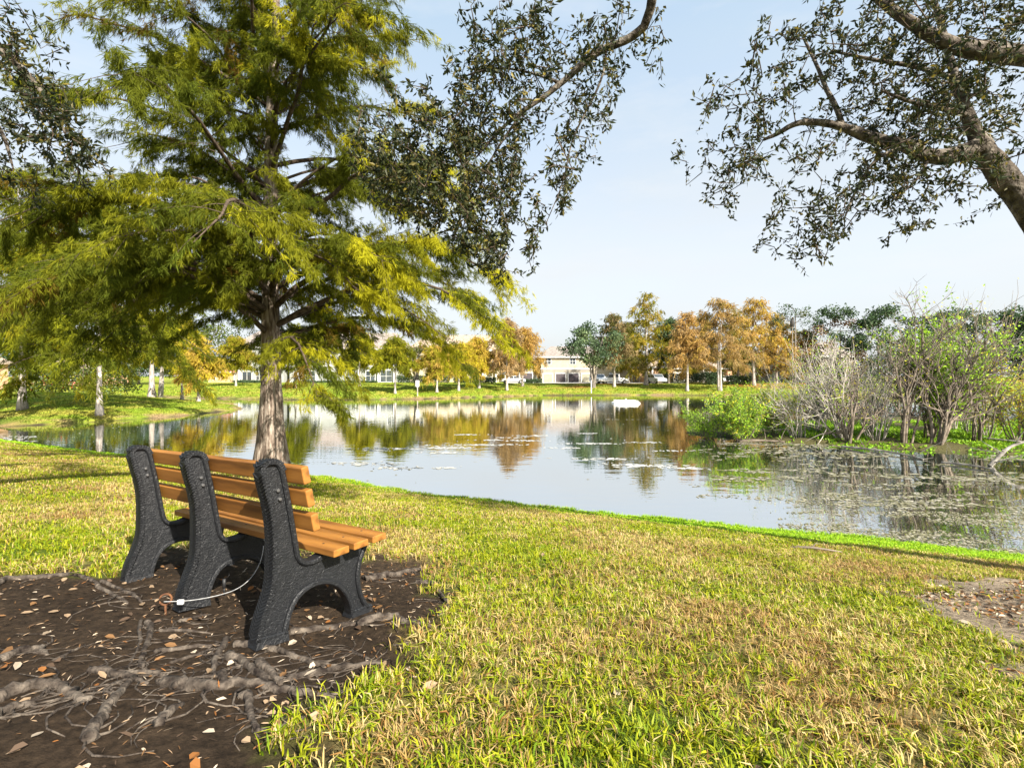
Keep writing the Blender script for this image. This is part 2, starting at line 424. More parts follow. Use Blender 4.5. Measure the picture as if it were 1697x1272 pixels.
def blade_colour(rng, x, y):
    n = len(x)
    d = sd_poly(x, y, POND)
    n1 = fbm(x * .8, y * .8, 11); n2 = fbm(x * 2.5, y * 2.5, 12)
    dry = sstep(.28, .72, n1 * .55 + n2 * .45) * .66 + .06
    strip = sstep(2.6, .8, d) * sstep(-9, -13, x) + sstep(2.2, .8, d) * sstep(.0, 3.0, x) + .7 * sstep(1.2, .3, d)
    strip = np.clip(strip * (.55 + .9 * fbm(x * 1.1, y * 1.1, 15)) + sstep(2.3, 1.2, d + .7 * (fbm(x * .7, y * .7, 25) - .5)) * sstep(1.5, 4.5, x), 0, 1)
    dry = dry * (1 - .92 * strip)
    r = rng.random(n)
    g = np.array([.12, .20, .006]) * (1 - r[:, None]) + np.array([.34, .335, .010]) * r[:, None]
    br = np.array([.18, .38, .010]) * (1 - r[:, None]) + np.array([.34, .48, .014]) * r[:, None]
    g = g * (1 - strip[:, None]) + br * strip[:, None]
    q = rng.random(n)
    tan = np.array([.40, .26, .06]) * (1 - q[:, None]) + np.array([.58, .47, .22]) * q[:, None]
    tan = np.where((q < .22)[:, None], np.array([.26, .14, .04]), tan)
    br2 = sstep(.5, .72, fbm(x * 1.3, y * 1.3, 19)) * (1 - strip)
    tan = tan * (1 - .45 * br2[:, None]) + np.array([.20, .09, .02]) * .45 * br2[:, None]
    dry = np.clip(dry + .16 * br2, 0, .9)
    isdry = rng.random(n) < dry
    return np.where(isdry[:, None], tan, g), isdry

rng = np.random.default_rng(11)
VV, QQ, CC, off = [], [], [], 0
def sow(x0, x1, y0, y1, dens, L0, L1, w0, dmin=.0, keep=None):
    global off
    n = int((x1 - x0) * (y1 - y0) * dens)
    x = rng.uniform(x0, x1, n); y = rng.uniform(y0, y1, n)
    # tufts: pull half the blades towards tuft centres
    tx = np.floor(x * 7) / 7 + vnoise(np.floor(x * 7), np.floor(y * 7), 61) / 7; ty = np.floor(y * 7) / 7 + vnoise(np.floor(x * 7), np.floor(y * 7), 62) / 7
    pull = (rng.random(n) < .55) * .6
    x = x + (tx - x) * pull; y = y + (ty - y) * pull
    ok = np.abs(x / y) < 1.3 if keep is None else keep(x, y)
    d = sd_poly(x, y, POND)
    ok &= d > dmin
    bare = np.clip(dirt_mask(x, y) + sand_mask(x, y) * .96, 0, 1)
    ok &= rng.random(n) > bare * 1.02
    ok &= rng.random(n) < .15 + 1.25 * fbm(x * 3, y * 3, 66)
    x = x[ok]; y = y[ok]; n = len(x)
    c, dryf = blade_colour(rng, x, y)
    L = rng.uniform(L0, L1, n) * (.75 + .5 * fbm(x * 2, y * 2, 67)) * np.where(sd_poly(x, y, POND) < 1.5, .8, 1)
    w = w0 * rng.uniform(.6, 1.25, n) * np.where(dryf, .8, 1)
    V, Qd, C = grass_blades(rng, x, y, L, w, c)
    VV.append(V); QQ.append(Qd + off); CC.append(C); off += len(V)
sow(-4.2, 4.6, .9, 3.3, 11000, .04, .095, .0066)
sow(-8, 8, 3.3, 6.2, 6500, .04, .09, .0075)
sow(-13.5, 12, 6.2, 10.5, 2600, .045, .085, .0105)
sow(-22, 6, 10.5, 16, 1000, .05, .09, .014)
sow(-30, -8, 15, 27, 380, .05, .10, .026)
sow(-12, 10, 6, 16.5, 2600, .07, .15, .010, -.08, lambda x, y: (sd_poly(x, y, POND) < .22) & (np.abs(x / y) < 1.2) & (vnoise(x * 3, y * 3, 44) > .35))
tag(link('grass', npmesh('grass', np.vstack(VV), np.vstack(QQ), M['grass'], np.vstack(CC))), 'yellow green lawn grass with dry blades on the near bank', kind='stuff')

# grass on the far lawns: bigger, sparser tufts
VV, QQ, CC, off = [], [], [], 0
def sow_far(x0, x1, y0, y1, dens, L0, L1, w0):
    global off
    n = int((x1 - x0) * (y1 - y0) * dens)
    x = rng.uniform(x0, x1, n); y = rng.uniform(y0, y1, n)
    d = sd_poly(x, y, POND); ok = (d > .15) & (.41 * x + .91 * y - 10.36 > 4)
    x = x[ok]; y = y[ok]; n = len(x)
    base = ground_colour(x, y, 0 * x) * rng.uniform(.75, 1.7, (n, 1))
    V, Qd, C = grass_blades(rng, x, y, rng.uniform(L0, L1, n), w0 * rng.uniform(.6, 1.3, n), base)
    VV.append(V); QQ.append(Qd + off); CC.append(C); off += len(V)
sow_far(-55, -22, 25, 50, 110, .06, .13, .05)
sow_far(-55, 40, 59, 90, 26, .09, .2, .12)
tag(link('grass', npmesh('grass', np.vstack(VV), np.vstack(QQ), M['grass'], np.vstack(CC))), 'mown green lawn on the far banks', kind='stuff')

# ------------------------------------------------------------------ park bench
def smooth_path(pts, n=2, closed=False):
    P = [np.array(p, float) for p in pts]
    for _ in range(n):
        o = []
        m = len(P)
        rngi = range(m if closed else m - 1)
        if not closed: o.append(P[0])
        for i in rngi:
            a, b = P[i], P[(i + 1) % m]
            o += [a * .75 + b * .25, a * .25 + b * .75]
        if not closed: o.append(P[-1])
        P = o
    return P

TILT = R(9.4)
def lc(u, v):   # measured on the slope -> the bench's own upright axes
    return (u * math.cos(TILT) - v * math.sin(TILT), u * math.sin(TILT) + v * math.cos(TILT))

def bench():
    Lx = np.array([.838, -.545, .035]); Lx /= np.linalg.norm(Lx)
    Ux = np.array([.545, .838, 0]) * math.cos(TILT) + np.array([0, 0, -math.sin(TILT)])
    Ux -= Lx * (Lx @ Ux); Ux /= np.linalg.norm(Ux)
    Vx = np.cross(Lx, Ux)
    if Vx[2] < 0: Vx = -Vx
    root = empty('park_bench')
    # local x = along the bench towards its near end, y = forward, z = up
    m = Matrix(((Lx[0], Ux[0], Vx[0], -1.182), (Lx[1], Ux[1], Vx[1], 2.31), (Lx[2], Ux[2], Vx[2], .0), (0, 0, 0, 1)))
    root.matrix_world = m
    tag(root, 'brown slatted park bench with three black textured end frames', 'bench')
    rear = smooth_path([(-.041, .0), (-.02, .09), (.012, .16), (.045, .25), (.052, .37), (.054, .50), (.040, .62), (.012, .74), (-.001, .80)], 2)
    top = smooth_path([(-.001, .80), (.004, .842), (.05, .858), (.10, .845), (.122, .80)], 2)
    front_back = smooth_path([(.122, .80), (.138, .72), (.157, .61), (.180, .46), (.190, .39), (.200, .335), (.235, .302), (.30, .300), (.34, .318)], 2)
    seat = [np.array(p) for p in [(.46, .318), (.60, .318), (.640, .312)]]
    frnt = smooth_path([(.640, .312), (.630, .264), (.588, .20), (.566, .11), (.585, .0), (.632, -.085), (.645, -.105)], 2)
    arch = smooth_path([(.505, -.086), (.498, -.03), (.470, .035), (.424, .10), (.344, .150), (.258, .160), (.187, .135), (.145, .075), (.122, -.0), (.118, -.03)], 2)
    outline = rear[:-1] + top[:-1] + front_back + seat[:-1] + frnt + arch
    outline = [np.array(lc(*p)) for p in outline]
    # resample evenly
    P = np.array(outline); e = np.linalg.norm(np.diff(np.vstack([P, P[:1]]), axis=0), axis=1); keep = e > 1e-4
    P = P[keep]
    # outward normals (outline runs clockwise seen from +x: rear, top, front, arch)
    T = np.roll(P, -1, 0) - np.roll(P, 1, 0); T /= np.linalg.norm(T, axis=1)[:, None]
    Nn = np.stack([-T[:, 1], T[:, 0]], 1)
    area = .5 * np.sum(P[:, 0] * np.roll(P[:, 1], -1) - np.roll(P[:, 0], -1) * P[:, 1])
    if area > 0: Nn = -Nn
    def frame_mesh():
        mb = MB(); n = len(P)
        inn = P - Nn * .001
        t = .018
        mb.poly([(-t, *p) for p in inn] + [(t, *p) for p in inn], [tuple(range(n)), tuple(range(n, 2 * n))[::-1]])
        # rim: a rounded flange that follows the outline
        sec = []
        hw = .036
        for dn, dx in [(-.026, -hw * .8), (-.020, -hw), (-.006, -hw), (0, -hw * .82), (.002, 0), (0, hw * .82), (-.006, hw), (-.020, hw), (-.026, hw * .8), (-.026, 0)]:
            sec.append((dn, dx))
        k = len(sec); vs = []
        for i in range(n):
            for dn, dx in sec:
                q = P[i] + Nn[i] * dn; vs.append((dx, q[0], q[1]))
        fs = [(i * k + j, i * k + (j + 1) % k, ((i + 1) % n) * k + (j + 1) % k, ((i + 1) % n) * k + j) for i in range(n) for j in range(k)]
        mb.poly(vs, fs)
        # stitched ribs over the rear edge and the top
        def ribs(path, step, reach, a=.0):
            S = np.array([lc(*p) for p in path]); seg = np.linalg.norm(np.diff(S, axis=0), axis=1); cum = np.r_[0, np.cumsum(seg)]
            for q in np.arange(.02, cum[-1] - .01, step):
                p = np.array([np.interp(q, cum, S[:, 0]), np.interp(q, cum, S[:, 1])]); p2 = np.array([np.interp(q + .004, cum, S[:, 0]), np.interp(q + .004, cum, S[:, 1])])
                tt = (p2 - p) / (np.linalg.norm(p2 - p) + 1e-9); nn = np.array([-tt[1], tt[0]])
                hl = step * .30
                for sx in (-1, 1):      # a chevron: two slanted bars meeting on the middle line
                    A = p + nn * .0065 - tt * .008; B = p + nn * .005 + tt * .016
                    a0, a1 = A - tt * hl, A + tt * hl; b0, b1 = B - tt * hl, B + tt * hl
                    dn = nn * .008
                    v8 = [(0, *a0), (0, *a1), (sx * .037, *b1), (sx * .037, *b0)]
                    w8 = [(0, *(a0 - dn)), (0, *(a1 - dn)), (sx * .037, *(b1 - dn)), (sx * .037, *(b0 - dn))]
                    mb.poly(v8 + w8, [(0, 1, 2, 3), (7, 6, 5, 4), (0, 4, 5, 1), (1, 5, 6, 2), (2, 6, 7, 3), (3, 7, 4, 0)])
                    # teeth wrapping on to the cheek
                    c0 = B - nn * .002; c1 = B - nn * reach
                    mb.poly([(sx * .0355, *(c0 - tt * hl)), (sx * .0355, *(c0 + tt * hl)), (sx * .0355, *(c1 + tt * hl)), (sx * .0355, *(c1 - tt * hl)),
                             (sx * .040, *(c0 - tt * hl * .8)), (sx * .040, *(c0 + tt * hl * .8)), (sx * .038, *(c1 + tt * hl * .6)), (sx * .038, *(c1 - tt * hl * .6))],
                            [(0, 1, 2, 3), (7, 6, 5, 4), (0, 4, 5, 1), (1, 5, 6, 2), (2, 6, 7, 3), (3, 7, 4, 0)])
        ribs(rear, .0165, .030); ribs(top, .0165, .026)
        # feet pads
        for u0, u1, v0, v1 in ((-.045, .125, -.004, -.03), (.50, .65, -.083, -.108)):
            a = lc(u0, v0); b = lc(u1, v1)
            mb.poly([(-.042, a[0], a[1] - .02), (.042, a[0], a[1] - .02), (.042, b[0], b[1] - .02), (-.042, b[0], b[1] - .02),
                     (-.038, a[0] + .006, a[1] + .012), (.038, a[0] + .006, a[1] + .012), (.038, b[0] - .006, b[1] + .012), (-.038, b[0] - .006, b[1] + .012)],
                    [(3, 2, 1, 0), (4, 5, 6, 7), (0, 1, 5, 4), (1, 2, 6, 5), (2, 3, 7, 6), (3, 0, 4, 7)])
        return mb
    xsf = [-.036, -.82, -1.585]
    f0 = frame_mesh().build('end_frame', M['frame'], root)
    bolts = [(.185 - .17, .70), (.185 - .155, .58)]
    for i, x in enumerate(xsf):
        fo = f0
        if i:
            fo = f0.copy(); COL.objects.link(fo)
        fo.location = (x, 0, 0)
        fo['label'] = ['right-hand textured black frame nearest the viewer', 'middle textured black frame', 'left-hand textured black frame farthest away'][i]
        for (u, v) in [(.085, .70), (.095, .655)]:
            q = lc(u, v)
            bo = MB().cyl((-.034, q[0], q[1]), .009, .068, 6, 'x').build('bolt', M['bolt'], fo, bevel=.002)
    # back slats: square ends with eased edges, resting on the front of the frame's back
    def slat(name, u, v, w, t, ang, x0, x1, lab):
        # section: w along the back, t thick
        c = lc(u, v); a = ang + TILT
        mb = MB().box(x0, x1, -t / 2, t / 2, -w / 2, w / 2)
        o = mb.build(name, M['slat'], root, bevel=.008, seg=3)
        o.location = (0, c[0], c[1]); o.rotation_euler = (a, 0, 0); o['label'] = lab
        return o
    lean = R(10.5)
    for (u, v, lab) in ((.158, .772, 'top back slat, browned and shaded'), (.178, .655, 'middle back slat'), (.205, .528, 'lowest back slat')):
        slat('back_slat', u, v, .088, .040, lean, -1.70, .12, lab)
    for (u, lab) in ((.355, 'rear seat slat'), (.484, 'middle seat slat'), (.612, 'front seat slat')):
        so = slat('seat_slat', u, .318 + .019, .098, .038, -PI / 2, -1.70, .12, lab)
        for x in xsf:
            MB().cyl((x, -.019 - .0016 + .0005, 0), .0065, .0016, 8, 'y').build('screw', M['black'], so)
    return root
bench_root = bench()

# steel tether and its anchor behind the bench
def tether():
    def q(zx, zy, l): # on the zoomed sheet of the bench, at distance l along it
        px = 180 + zx / 3.394; py = 720 + zy / 3.394
        k = (px - CX) / F; b = np.array([-1.182, 2.31]) + np.array([-.838, .545]) * l
        u = (k * b[1] - b[0]) / (.545 - k * .838); Y = b[1] + .838 * u
        return np.array([b[0] + .545 * u, Y, ZC - (py - YH) / F * Y])
    root = empty('tether_cable', q(400, 940, .72)); o = np.array(root.location)
    tag(root, 'thin white steel cable hanging from the bench seat to a rusty ground ring', 'cable')
    pts = [q(a, b, l) for a, b, l in [(872, 625, .40), (865, 680, .40), (840, 750, .42), (790, 820, .46), (720, 870, .52), (640, 897, .58), (540, 920, .64), (430, 935, .70), (310, 938, .80)]]
    pts = np.array(smooth_path(pts, 2)) - o
    t = Tubes(); t.add(pts, .0023, 6); link('cable', t.mesh('cable', M['steel']), root)
    c = q(405, 940, .70) - o
    bm = MB().box(-.016, .016, -.008, .008, -.012, .012).build('clamp', M['white'], root, bevel=.004); bm.location = c
    g = q(320, 925, .82) - o
    a = np.linspace(0, 2 * PI, 15); ring = np.stack([g[0] + .026 * np.cos(a), g[1] + .012 * np.cos(a), g[2] + .03 * np.sin(a)], 1)
    t = Tubes(); t.add(ring, .006, 6, cap=False); t.add([g + [0, 0, -.028], g + [0, 0, -.10]], .006, 6); link('anchor_ring', t.mesh('anchor_ring', M['rust']), root)
    k = q(650, 830, .58) - o
    t = Tubes(); t.add([k + [.03, 0, .045], k + [.02, 0, .03], k + [0.002, 0, .02]], .0015, 4); t.add([k + [0, 0, .02], k + [0, 0, -.03]], .009, 8)
    t.add([k + [0, 0, -.03], k + [0, 0, -.075]], .004, 6); link('swivel_snap', t.mesh('swivel_snap', M['black']), root)
tether()

# ------------------------------------------------------------------ trees
def lerp_cols(rng, n, cols, weights):
    cols = np.array(cols); w = np.array(weights, float); w /= w.sum()
    i = rng.choice(len(cols), n, p=w)
    return cols[i] * rng.uniform(.75, 1.25, (n, 1))

def cypress_mesh(seed, H, r0, hb, RR, nb, ns, nspray, bl, bw, cols, weights, prof=.65, up0=-.05, up1=.8, lean=0, sides=10, flare=1.8, warm=None, nk=5, bias=None, extra=None, sub_r=.03, gap=0., lmin=.72, clump=False):
    """a bald cypress: straight tapering trunk, tiers of limbs, hanging feathery sprays"""
    rng = np.random.default_rng(seed)
    tr = Tubes()
    zt = np.r_[np.linspace(0, .14, 8), np.linspace(.2, 1, 16)] * H
    wv = lambda z: np.stack([lean * z + .06 * np.sin(z * .5 + seed) * z / H * 3, .05 * np.sin(z * .7 + 2 * seed) * z / H * 3, z], 1)
    rad = r0 * ((1 - zt / H) ** .85 * .95 + .02) * (1 + (flare - 1) * np.exp(-zt / (.055 * H)))
    k = sides
    a = np.arange(k) * 2 * PI / k
    fl = 1 + (.13 * np.cos(5 * a + seed)[None] + .07 * np.cos(9 * a + 2)[None]) * np.exp(-zt / (.12 * H))[:, None] + .03 * rng.normal(size=(len(zt), k))
    P0 = wv(zt); P0[0, 2] -= .25
    tr.add(P0, rad, k, fl)
    brt = Tubes()
    P, D, C, Wd = [], [], [], []
    hs = np.linspace(0, 1, nb) ** .9
    ga = rng.uniform(0, 6.28)
    jobs = []
    for i, t in enumerate(hs):
        az = ga + i * 2.399 + rng.normal() * .35
        L = RR * max(.09, (1 - t) ** prof) * rng.uniform(lmin, 1.1)
        jobs.append((hb + (H * .985 - hb) * t, az, L, t))
    if extra: jobs += extra
    for h, az, L, t in jobs:
        if bias is not None: L *= bias(az, t)
        el = up0 + (up1 - up0) * t + rng.normal() * .1
        n = 9; u = np.linspace(0, 1, n)
        base = wv(np.array([h]))[0]
        hd = np.array([math.cos(az), math.sin(az), 0])
        crook = np.cumsum(rng.normal(size=n) * .06); crook[0] = 0
        sd = np.array([-hd[1], hd[0], 0])
        z = math.sin(el) * L * u + .16 * L * np.sin(u * PI * .9) * (1 - t) - .22 * L * u ** 3 * (1 - .6 * t)
        B = base + hd * (L * math.cos(el) * u)[:, None] + sd * (crook * L * .35)[:, None]
        B[:, 2] += z
        rb = max(.012, .30 * r0 * (L / RR) ** .9 * (1 - .5 * t)) * (1 - u) ** .8 + .006
        brt.add(B, rb, 6)
        T = np.gradient(B, axis=0); T /= np.linalg.norm(T, axis=1)[:, None]
        m = max(3, int(ns * (L / RR) ** .8))
        us = rng.uniform(.06 + gap, 1, m) ** .9
        for q in us:
            j = min(n - 1.001, q * (n - 1)); j0 = int(j); f = j - j0
            p = B[j0] * (1 - f) + B[j0 + 1] * f; tt = T[j0]
            ang = rng.choice([-1, 1]) * rng.uniform(.35, 1.25)
            d = np.array([tt[0] * math.cos(ang) - tt[1] * math.sin(ang), tt[0] * math.sin(ang) + tt[1] * math.cos(ang), tt[2] * .4 + rng.normal() * .22])
            l2 = (.30 * L * (1.15 - .6 * q) + .22 * RR * .25) * rng.uniform(.5, 1.2)
            v = np.linspace(0, 1, 5)
            S = p + d * (l2 * v)[:, None]; S[:, 2] -= .30 * l2 * v ** 2
            brt.add(S, sub_r * r0 * (1.2 - v), 3, cap=False)
            dens = rng.choice([.4, 1., 1.7]) if clump else 1
            cnt = max(3, int(dens * nspray * rng.uniform(.55, 1.3) * (.4 + l2 / (.3 * RR))))
            vs = rng.uniform(.08, 1.05, cnt); jj = np.clip(vs * 4, 0, 3.999); ji = jj.astype(int); jf = (jj - ji)[:, None]
            pp = S[ji] * (1 - jf) + S[ji + 1] * jf + rng.normal(size=(cnt, 3)) * bl * .35
            # each spray: a drooping frond of nk needles-blades
            dr = d[None] * .42 + rng.normal(size=(cnt, 3)) * .36; dr[:, 2] -= .75
            dr /= np.linalg.norm(dr, axis=1)[:, None]
            cc = .55 * lerp_cols(rng, 1, cols, weights)[0] + .45 * np.average(np.array(cols), axis=0, weights=np.array(weights, float))
            if warm is not None: cc = warm(rng, p, t, cc)
            for kk in range(nk):
                dk = dr + rng.normal(size=dr.shape) * .30; dk[:, 2] -= .12
                dk /= np.linalg.norm(dk, axis=1)[:, None]
                ln = bl * rng.uniform(.55, 1.25, (cnt, 1))
                P.append(pp + dr * bl * (kk / nk) * .7); D.append(dk * ln)
                C.append(cc * rng.uniform(.7, 1.3, (cnt, 1))); Wd.append(np.full(cnt, bw))
    P = np.vstack(P); D = np.vstack(D); C = np.clip(np.vstack(C), 0, .9); Wd = np.concatenate(Wd)
    W = perp(D, rng) * Wd[:, None] * rng.uniform(.6, 1.3, (len(P), 1))
    V, Q = kites(P, D, W, .45)
    return tr, brt, (V, Q, np.repeat(C, 4, 0))

def place_tree(name, label, cat, loc, tr, brt, leaf, group=None, bark='far_bark', bbark='branch_bark', leafmat='cypress_leaf'):
    root = empty(name, loc)
    tag(root, label, cat, group)
    n0 = sum(len(q) for q in tr.Q)
    for v, q in zip(brt.V, brt.Q): tr.V.append(v); tr.Q.append(q + tr.n)
    me = tr.mesh('trunk', M[bark]); me.materials.append(M[bbark])
    mi = np.zeros(len(me.polygons), np.int32); mi[n0:] = 1; me.polygons.foreach_set('material_index', mi)
    link('trunk', me, root)
    link('crown', npmesh('crown', leaf[0], leaf[1], M[leafmat], leaf[2], smooth=False), root)
    return root

OL = (.080, .098, .007); YG = (.22, .23, .010); GR = (.045, .08, .009); RU = (.20, .085, .02); GO = (.44, .31, .05); YE = (.44, .37, .022); OR = (.44, .27, .08); BR = (.34, .24, .12)
# the big cypress at the water's edge
def sunlit_big(rng, p, t, c):
    s = np.clip((p[0] - .5) / 5.5, 0, 1) * .75  # sunlit side painted into the leaf colour: yellower sprays towards the right
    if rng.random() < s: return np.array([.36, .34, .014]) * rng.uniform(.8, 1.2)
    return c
big_x, big_y = wpt(450, 768, 13.8)[:2]
bz = gz(big_x, big_y)
tr, brt, lf = cypress_mesh(8, 18.5, .30, 3.6, 7.1, 84, 30, 64, .170, .0066, [(.095, .115, .009), (.24, .24, .012), (.06, .092, .01), RU], [5, 3, 2.4, .5], prof=.48, up0=.12, up1=.8, sides=28, flare=1.85, warm=sunlit_big, nk=10, lmin=.55, clump=True, gap=.02,
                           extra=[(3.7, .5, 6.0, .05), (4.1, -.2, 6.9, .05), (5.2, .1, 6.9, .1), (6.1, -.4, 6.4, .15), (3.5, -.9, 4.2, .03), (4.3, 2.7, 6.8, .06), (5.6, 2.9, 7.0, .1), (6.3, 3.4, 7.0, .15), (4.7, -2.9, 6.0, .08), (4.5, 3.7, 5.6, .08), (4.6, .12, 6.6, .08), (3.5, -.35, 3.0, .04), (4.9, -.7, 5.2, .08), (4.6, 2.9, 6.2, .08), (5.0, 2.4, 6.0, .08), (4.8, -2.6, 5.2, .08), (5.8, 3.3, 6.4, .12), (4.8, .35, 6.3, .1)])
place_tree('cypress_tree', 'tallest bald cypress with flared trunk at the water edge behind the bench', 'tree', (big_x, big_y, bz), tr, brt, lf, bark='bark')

def cy(label, px, py, Y, top, halfw, cols, w, seed, lowest=None, bark='far_bark', r0=None, ns=9, nb=30, nspray=7, bl=.45, bw=.035, prof=.75, nk=4, up0=-.05, group='cypress trees around the pond', up1=.9, name='cypress_tree', gap=0., leafmat='cypress_leaf', trunks=1):
    x = (px - CX) / F * Y; z = gz(x, Y)
    H = (YH - top) / F * Y + ZC - z
    hb = H * .2 if lowest is None else (YH - lowest) / F * Y + ZC - z
    tr, brt, lf = cypress_mesh(seed, H, r0 or H * .02, hb, halfw / F * Y, nb, ns, nspray, bl, bw, cols, w, prof=prof, nk=nk, up0=up0, up1=up1, gap=gap, flare=1.7)
    if trunks > 1:
        r = r0 or H * .02
        for k in range(1, trunks):
            a = k * 2.3 + seed; q = np.linspace(0, 1, 6)
            tr.add(np.stack([(.5 + .3 * k) * math.cos(a) * (1 - q * .4) * (1 + q), .5 * math.sin(a) * (1 + q), -.2 + q * (hb + H * .25)], 1), r * .75 * (1.3 - q), 8)
    return place_tree(name, label, 'tree', (x, Y, z), tr, brt, lf, group, bark, leafmat=leafmat)

# the spit on the left
cy('cypress on the left spit with a pale straight trunk right at the bank', 165, 691, 32.5, 330, 175, [OL, YG, GR, YE], [4, 4, 2, 1], 21, lowest=592, r0=.17, up0=-.32, ns=18, nb=46, nspray=26, bl=.40, bw=.022, prof=.5, nk=7)
cy('cypress at the left edge of the photo on the spit lawn', 37, 683, 34.0, 285, 170, [YG, OL, GR, YE], [4, 4, 2, 1], 22, lowest=580, r0=.21, up0=-.32, ns=18, nb=46, nspray=26, bl=.40, bw=.022, prof=.45, nk=7)
cy('twin trunked cypress on the far side of the spit lawn', 252, 657, 50, 470, 60, [YG, YE, OL], [3, 2, 3], 23, lowest=605, r0=.28, bl=.5, bw=.045, nspray=14, trunks=2)
cy('slim cypress with a thin pole-like trunk near the tip of the spit', 302, 665, 47, 520, 42, [YG, YE, GO], [3, 3, 1], 24, lowest=610, r0=.12, bl=.45, bw=.045, nspray=14, nb=26)
cy('golden yellow cypress nearest the tip of the spit', 329, 669, 45, 560, 40, [YE, GO, OR], [3, 3, 1], 25, lowest=630, r0=.14, bl=.45, bw=.045, nspray=16, nb=26)
# row on the far lawn, left to right
FAR = [
 ('slim pale trunk tree before the grey townhouse, partly hidden by the big cypress', 391, 645, 78, 560, 30, [YG, GO], [2, 1], 612, .2),
 ('slim tree just right of the big cypress trunk', 490, 650, 70, 540, 38, [YG, OL], [2, 1], 615, .17),
 ('thin trunked cypress just left of the white framed porch door', 596, 646, 74, 550, 36, [YG, YE], [2, 1], 610, .2),
 ('yellow green cypress standing close to the shore below the drooping branches', 655, 655, 64, 560, 38, [YG, OL, YE], [2, 2, 1], 615, .2),
 ('small golden cypress right of the white signpost', 724, 652, 67, 575, 34, [OR, GO, YG], [1, 2, 2], 622, .22),
 ('yellow cypress in front of the dark hedge', 760, 650, 70, 570, 36, [YE, GO, YG], [3, 2, 1], 620, .24),
 ('golden cypress at the right end of the drooping branches', 794, 647, 75, 560, 36, [GO, YE, OR], [2, 2, 1], 618, .26),
 ('sparse pale brown cypress losing its needles', 840, 648, 74, 528, 30, [BR, BR, OR], [3, 1, 1], 612, .24),
 ('round orange cypress beside the parked white car', 866, 643, 82, 545, 33, [OR, GO, BR], [3, 2, 1], 612, .27),
 ('brown and green cypress right of the dark green oak', 1018, 643, 82, 520, 34, [BR, OL, GR], [3, 2, 1], 608, .3),
 ('tall golden green cypress, the highest of the far row', 1071, 641, 86, 486, 48, [GO, YG, OL], [3, 2, 2], 612, .42),
 ('orange cypress between the tall golden one and the twin trunked one', 1139, 647, 76, 518, 36, [OR, GO, BR], [3, 1, 2], 612, .28),
 ('twin white trunked rust brown cypress on the right of the row', 1194, 647, 76, 497, 46, [BR, OR, GO, OL], [3, 2, 1, 1], 605, .28),
 ('bright orange gold cypress beside the marsh thicket', 1249, 641, 84, 496, 48, [GO, OR, BR, YE], [3, 3, 1, 1], 605, .36),
]
for i, (lab, px, py, Y, top, hw, cols, w, low, r0) in enumerate(FAR):
    cy(lab, px, py, Y, top, hw * (1.3 if i > 6 else 1.15), cols, w, 40 + i, lowest=low - 4, r0=r0 * .72, bl=.6, bw=.048, prof=.48 + .05 * (i % 4), nb=34 + 3 * (i % 3), ns=12, nspray=14, gap=.0, trunks=2 if i == 12 else 1, group='row of cypress trees on the far lawn')

# ------------------------------------------------------------------ broad-leaved trees grown towards points of the crown
def grow(skel, targets, rng, seg=.3, twig_r=.006, cap=1.6):
    """joins each crown point to the nearest wood with a curved twig; returns twigs"""
    nodes = [np.array(p) for p in skel]; tw = []
    N = np.array(nodes)
    T = np.array(targets)
    d0 = np.min(np.linalg.norm(T[:, None] - N[None], axis=2), axis=1)
    for i in np.argsort(d0):
        t = T[i]
        dd = np.linalg.norm(N - t, axis=1); j = int(np.argmin(dd)); a = N[j]; L = dd[j]
        if L < .02: continue
        n = max(3, int(L / seg) + 2); u = np.linspace(0, 1, n)[:, None]
        off = rng.normal(size=3) * .24 * L
        path = a * (1 - u) + t * u + off * np.sin(u * PI) 
        tw.append((path, L)); N = np.vstack([N, path[1:]])
    return tw

def oak_leaves(rng, tw, per_m, ll, lw, cols, w, start=.25, minper=4, droop=.25):
    P, D, C = [], [], []
    for path, L in tw:
        n = max(minper, int(per_m * L)); n = min(n, 55)
        u = np.clip(rng.beta(2.2, 1.1, n) * (1 - start) + start, 0, 1) * (len(path) - 1)
        i = np.minimum(u.astype(int), len(path) - 2); f = (u - i)[:, None]
        p = path[i] * (1 - f) + path[i + 1] * f + rng.normal(size=(n, 3)) * ll * .3
        td = path[-1] - path[0]; td = td / (np.linalg.norm(td) + 1e-9)
        d = td * .5 + rng.normal(size=(n, 3)) * .8; d[:, 2] -= droop
        d /= np.linalg.norm(d, axis=1)[:, None]
        P.append(p); D.append(d * ll * rng.uniform(.45, 1.35, (n, 1))); C.append(lerp_cols(rng, n, cols, w))
    P = np.vstack(P); D = np.vstack(D); C = np.vstack(C)
    W = perp(D, rng); Nn = np.cross(W, D); Nn /= np.linalg.norm(Nn, axis=1)[:, None] + 1e-9
    V, Q = kites(P, D, W * lw * rng.uniform(.7, 1.2, (len(P), 1)), .48, Nn * lw * .35)
    return V, Q, np.repeat(C, 4, 0)

def limb(tub, pts, r, k=8, smooth=2, rng=None, rough=.05):
    P = np.array(smooth_path(pts, smooth)); n = len(P)
    rr = np.interp(np.linspace(0, 1, n), np.linspace(0, 1, len(r)), r)
    w = None
    if rng is not None: w = 1 + rough * rng.normal(size=(n, k))
    tub.add(P, rr, k, w); return list(P)

def blobs(rng, L, Y, dY, scale=1.0):
    out = []
    for px, py, r, n in L:
        for _ in range(int(n * scale)):
            a = rng.uniform(0, 2 * PI); q = r * math.sqrt(rng.random())
            yy = Y + rng.normal() * dY
            x, _, z = wpt(px + q * math.cos(a), py + q * math.sin(a), Y)
            out.append((x * (1 + (yy - Y) / Y * .5), yy, z))
    return out

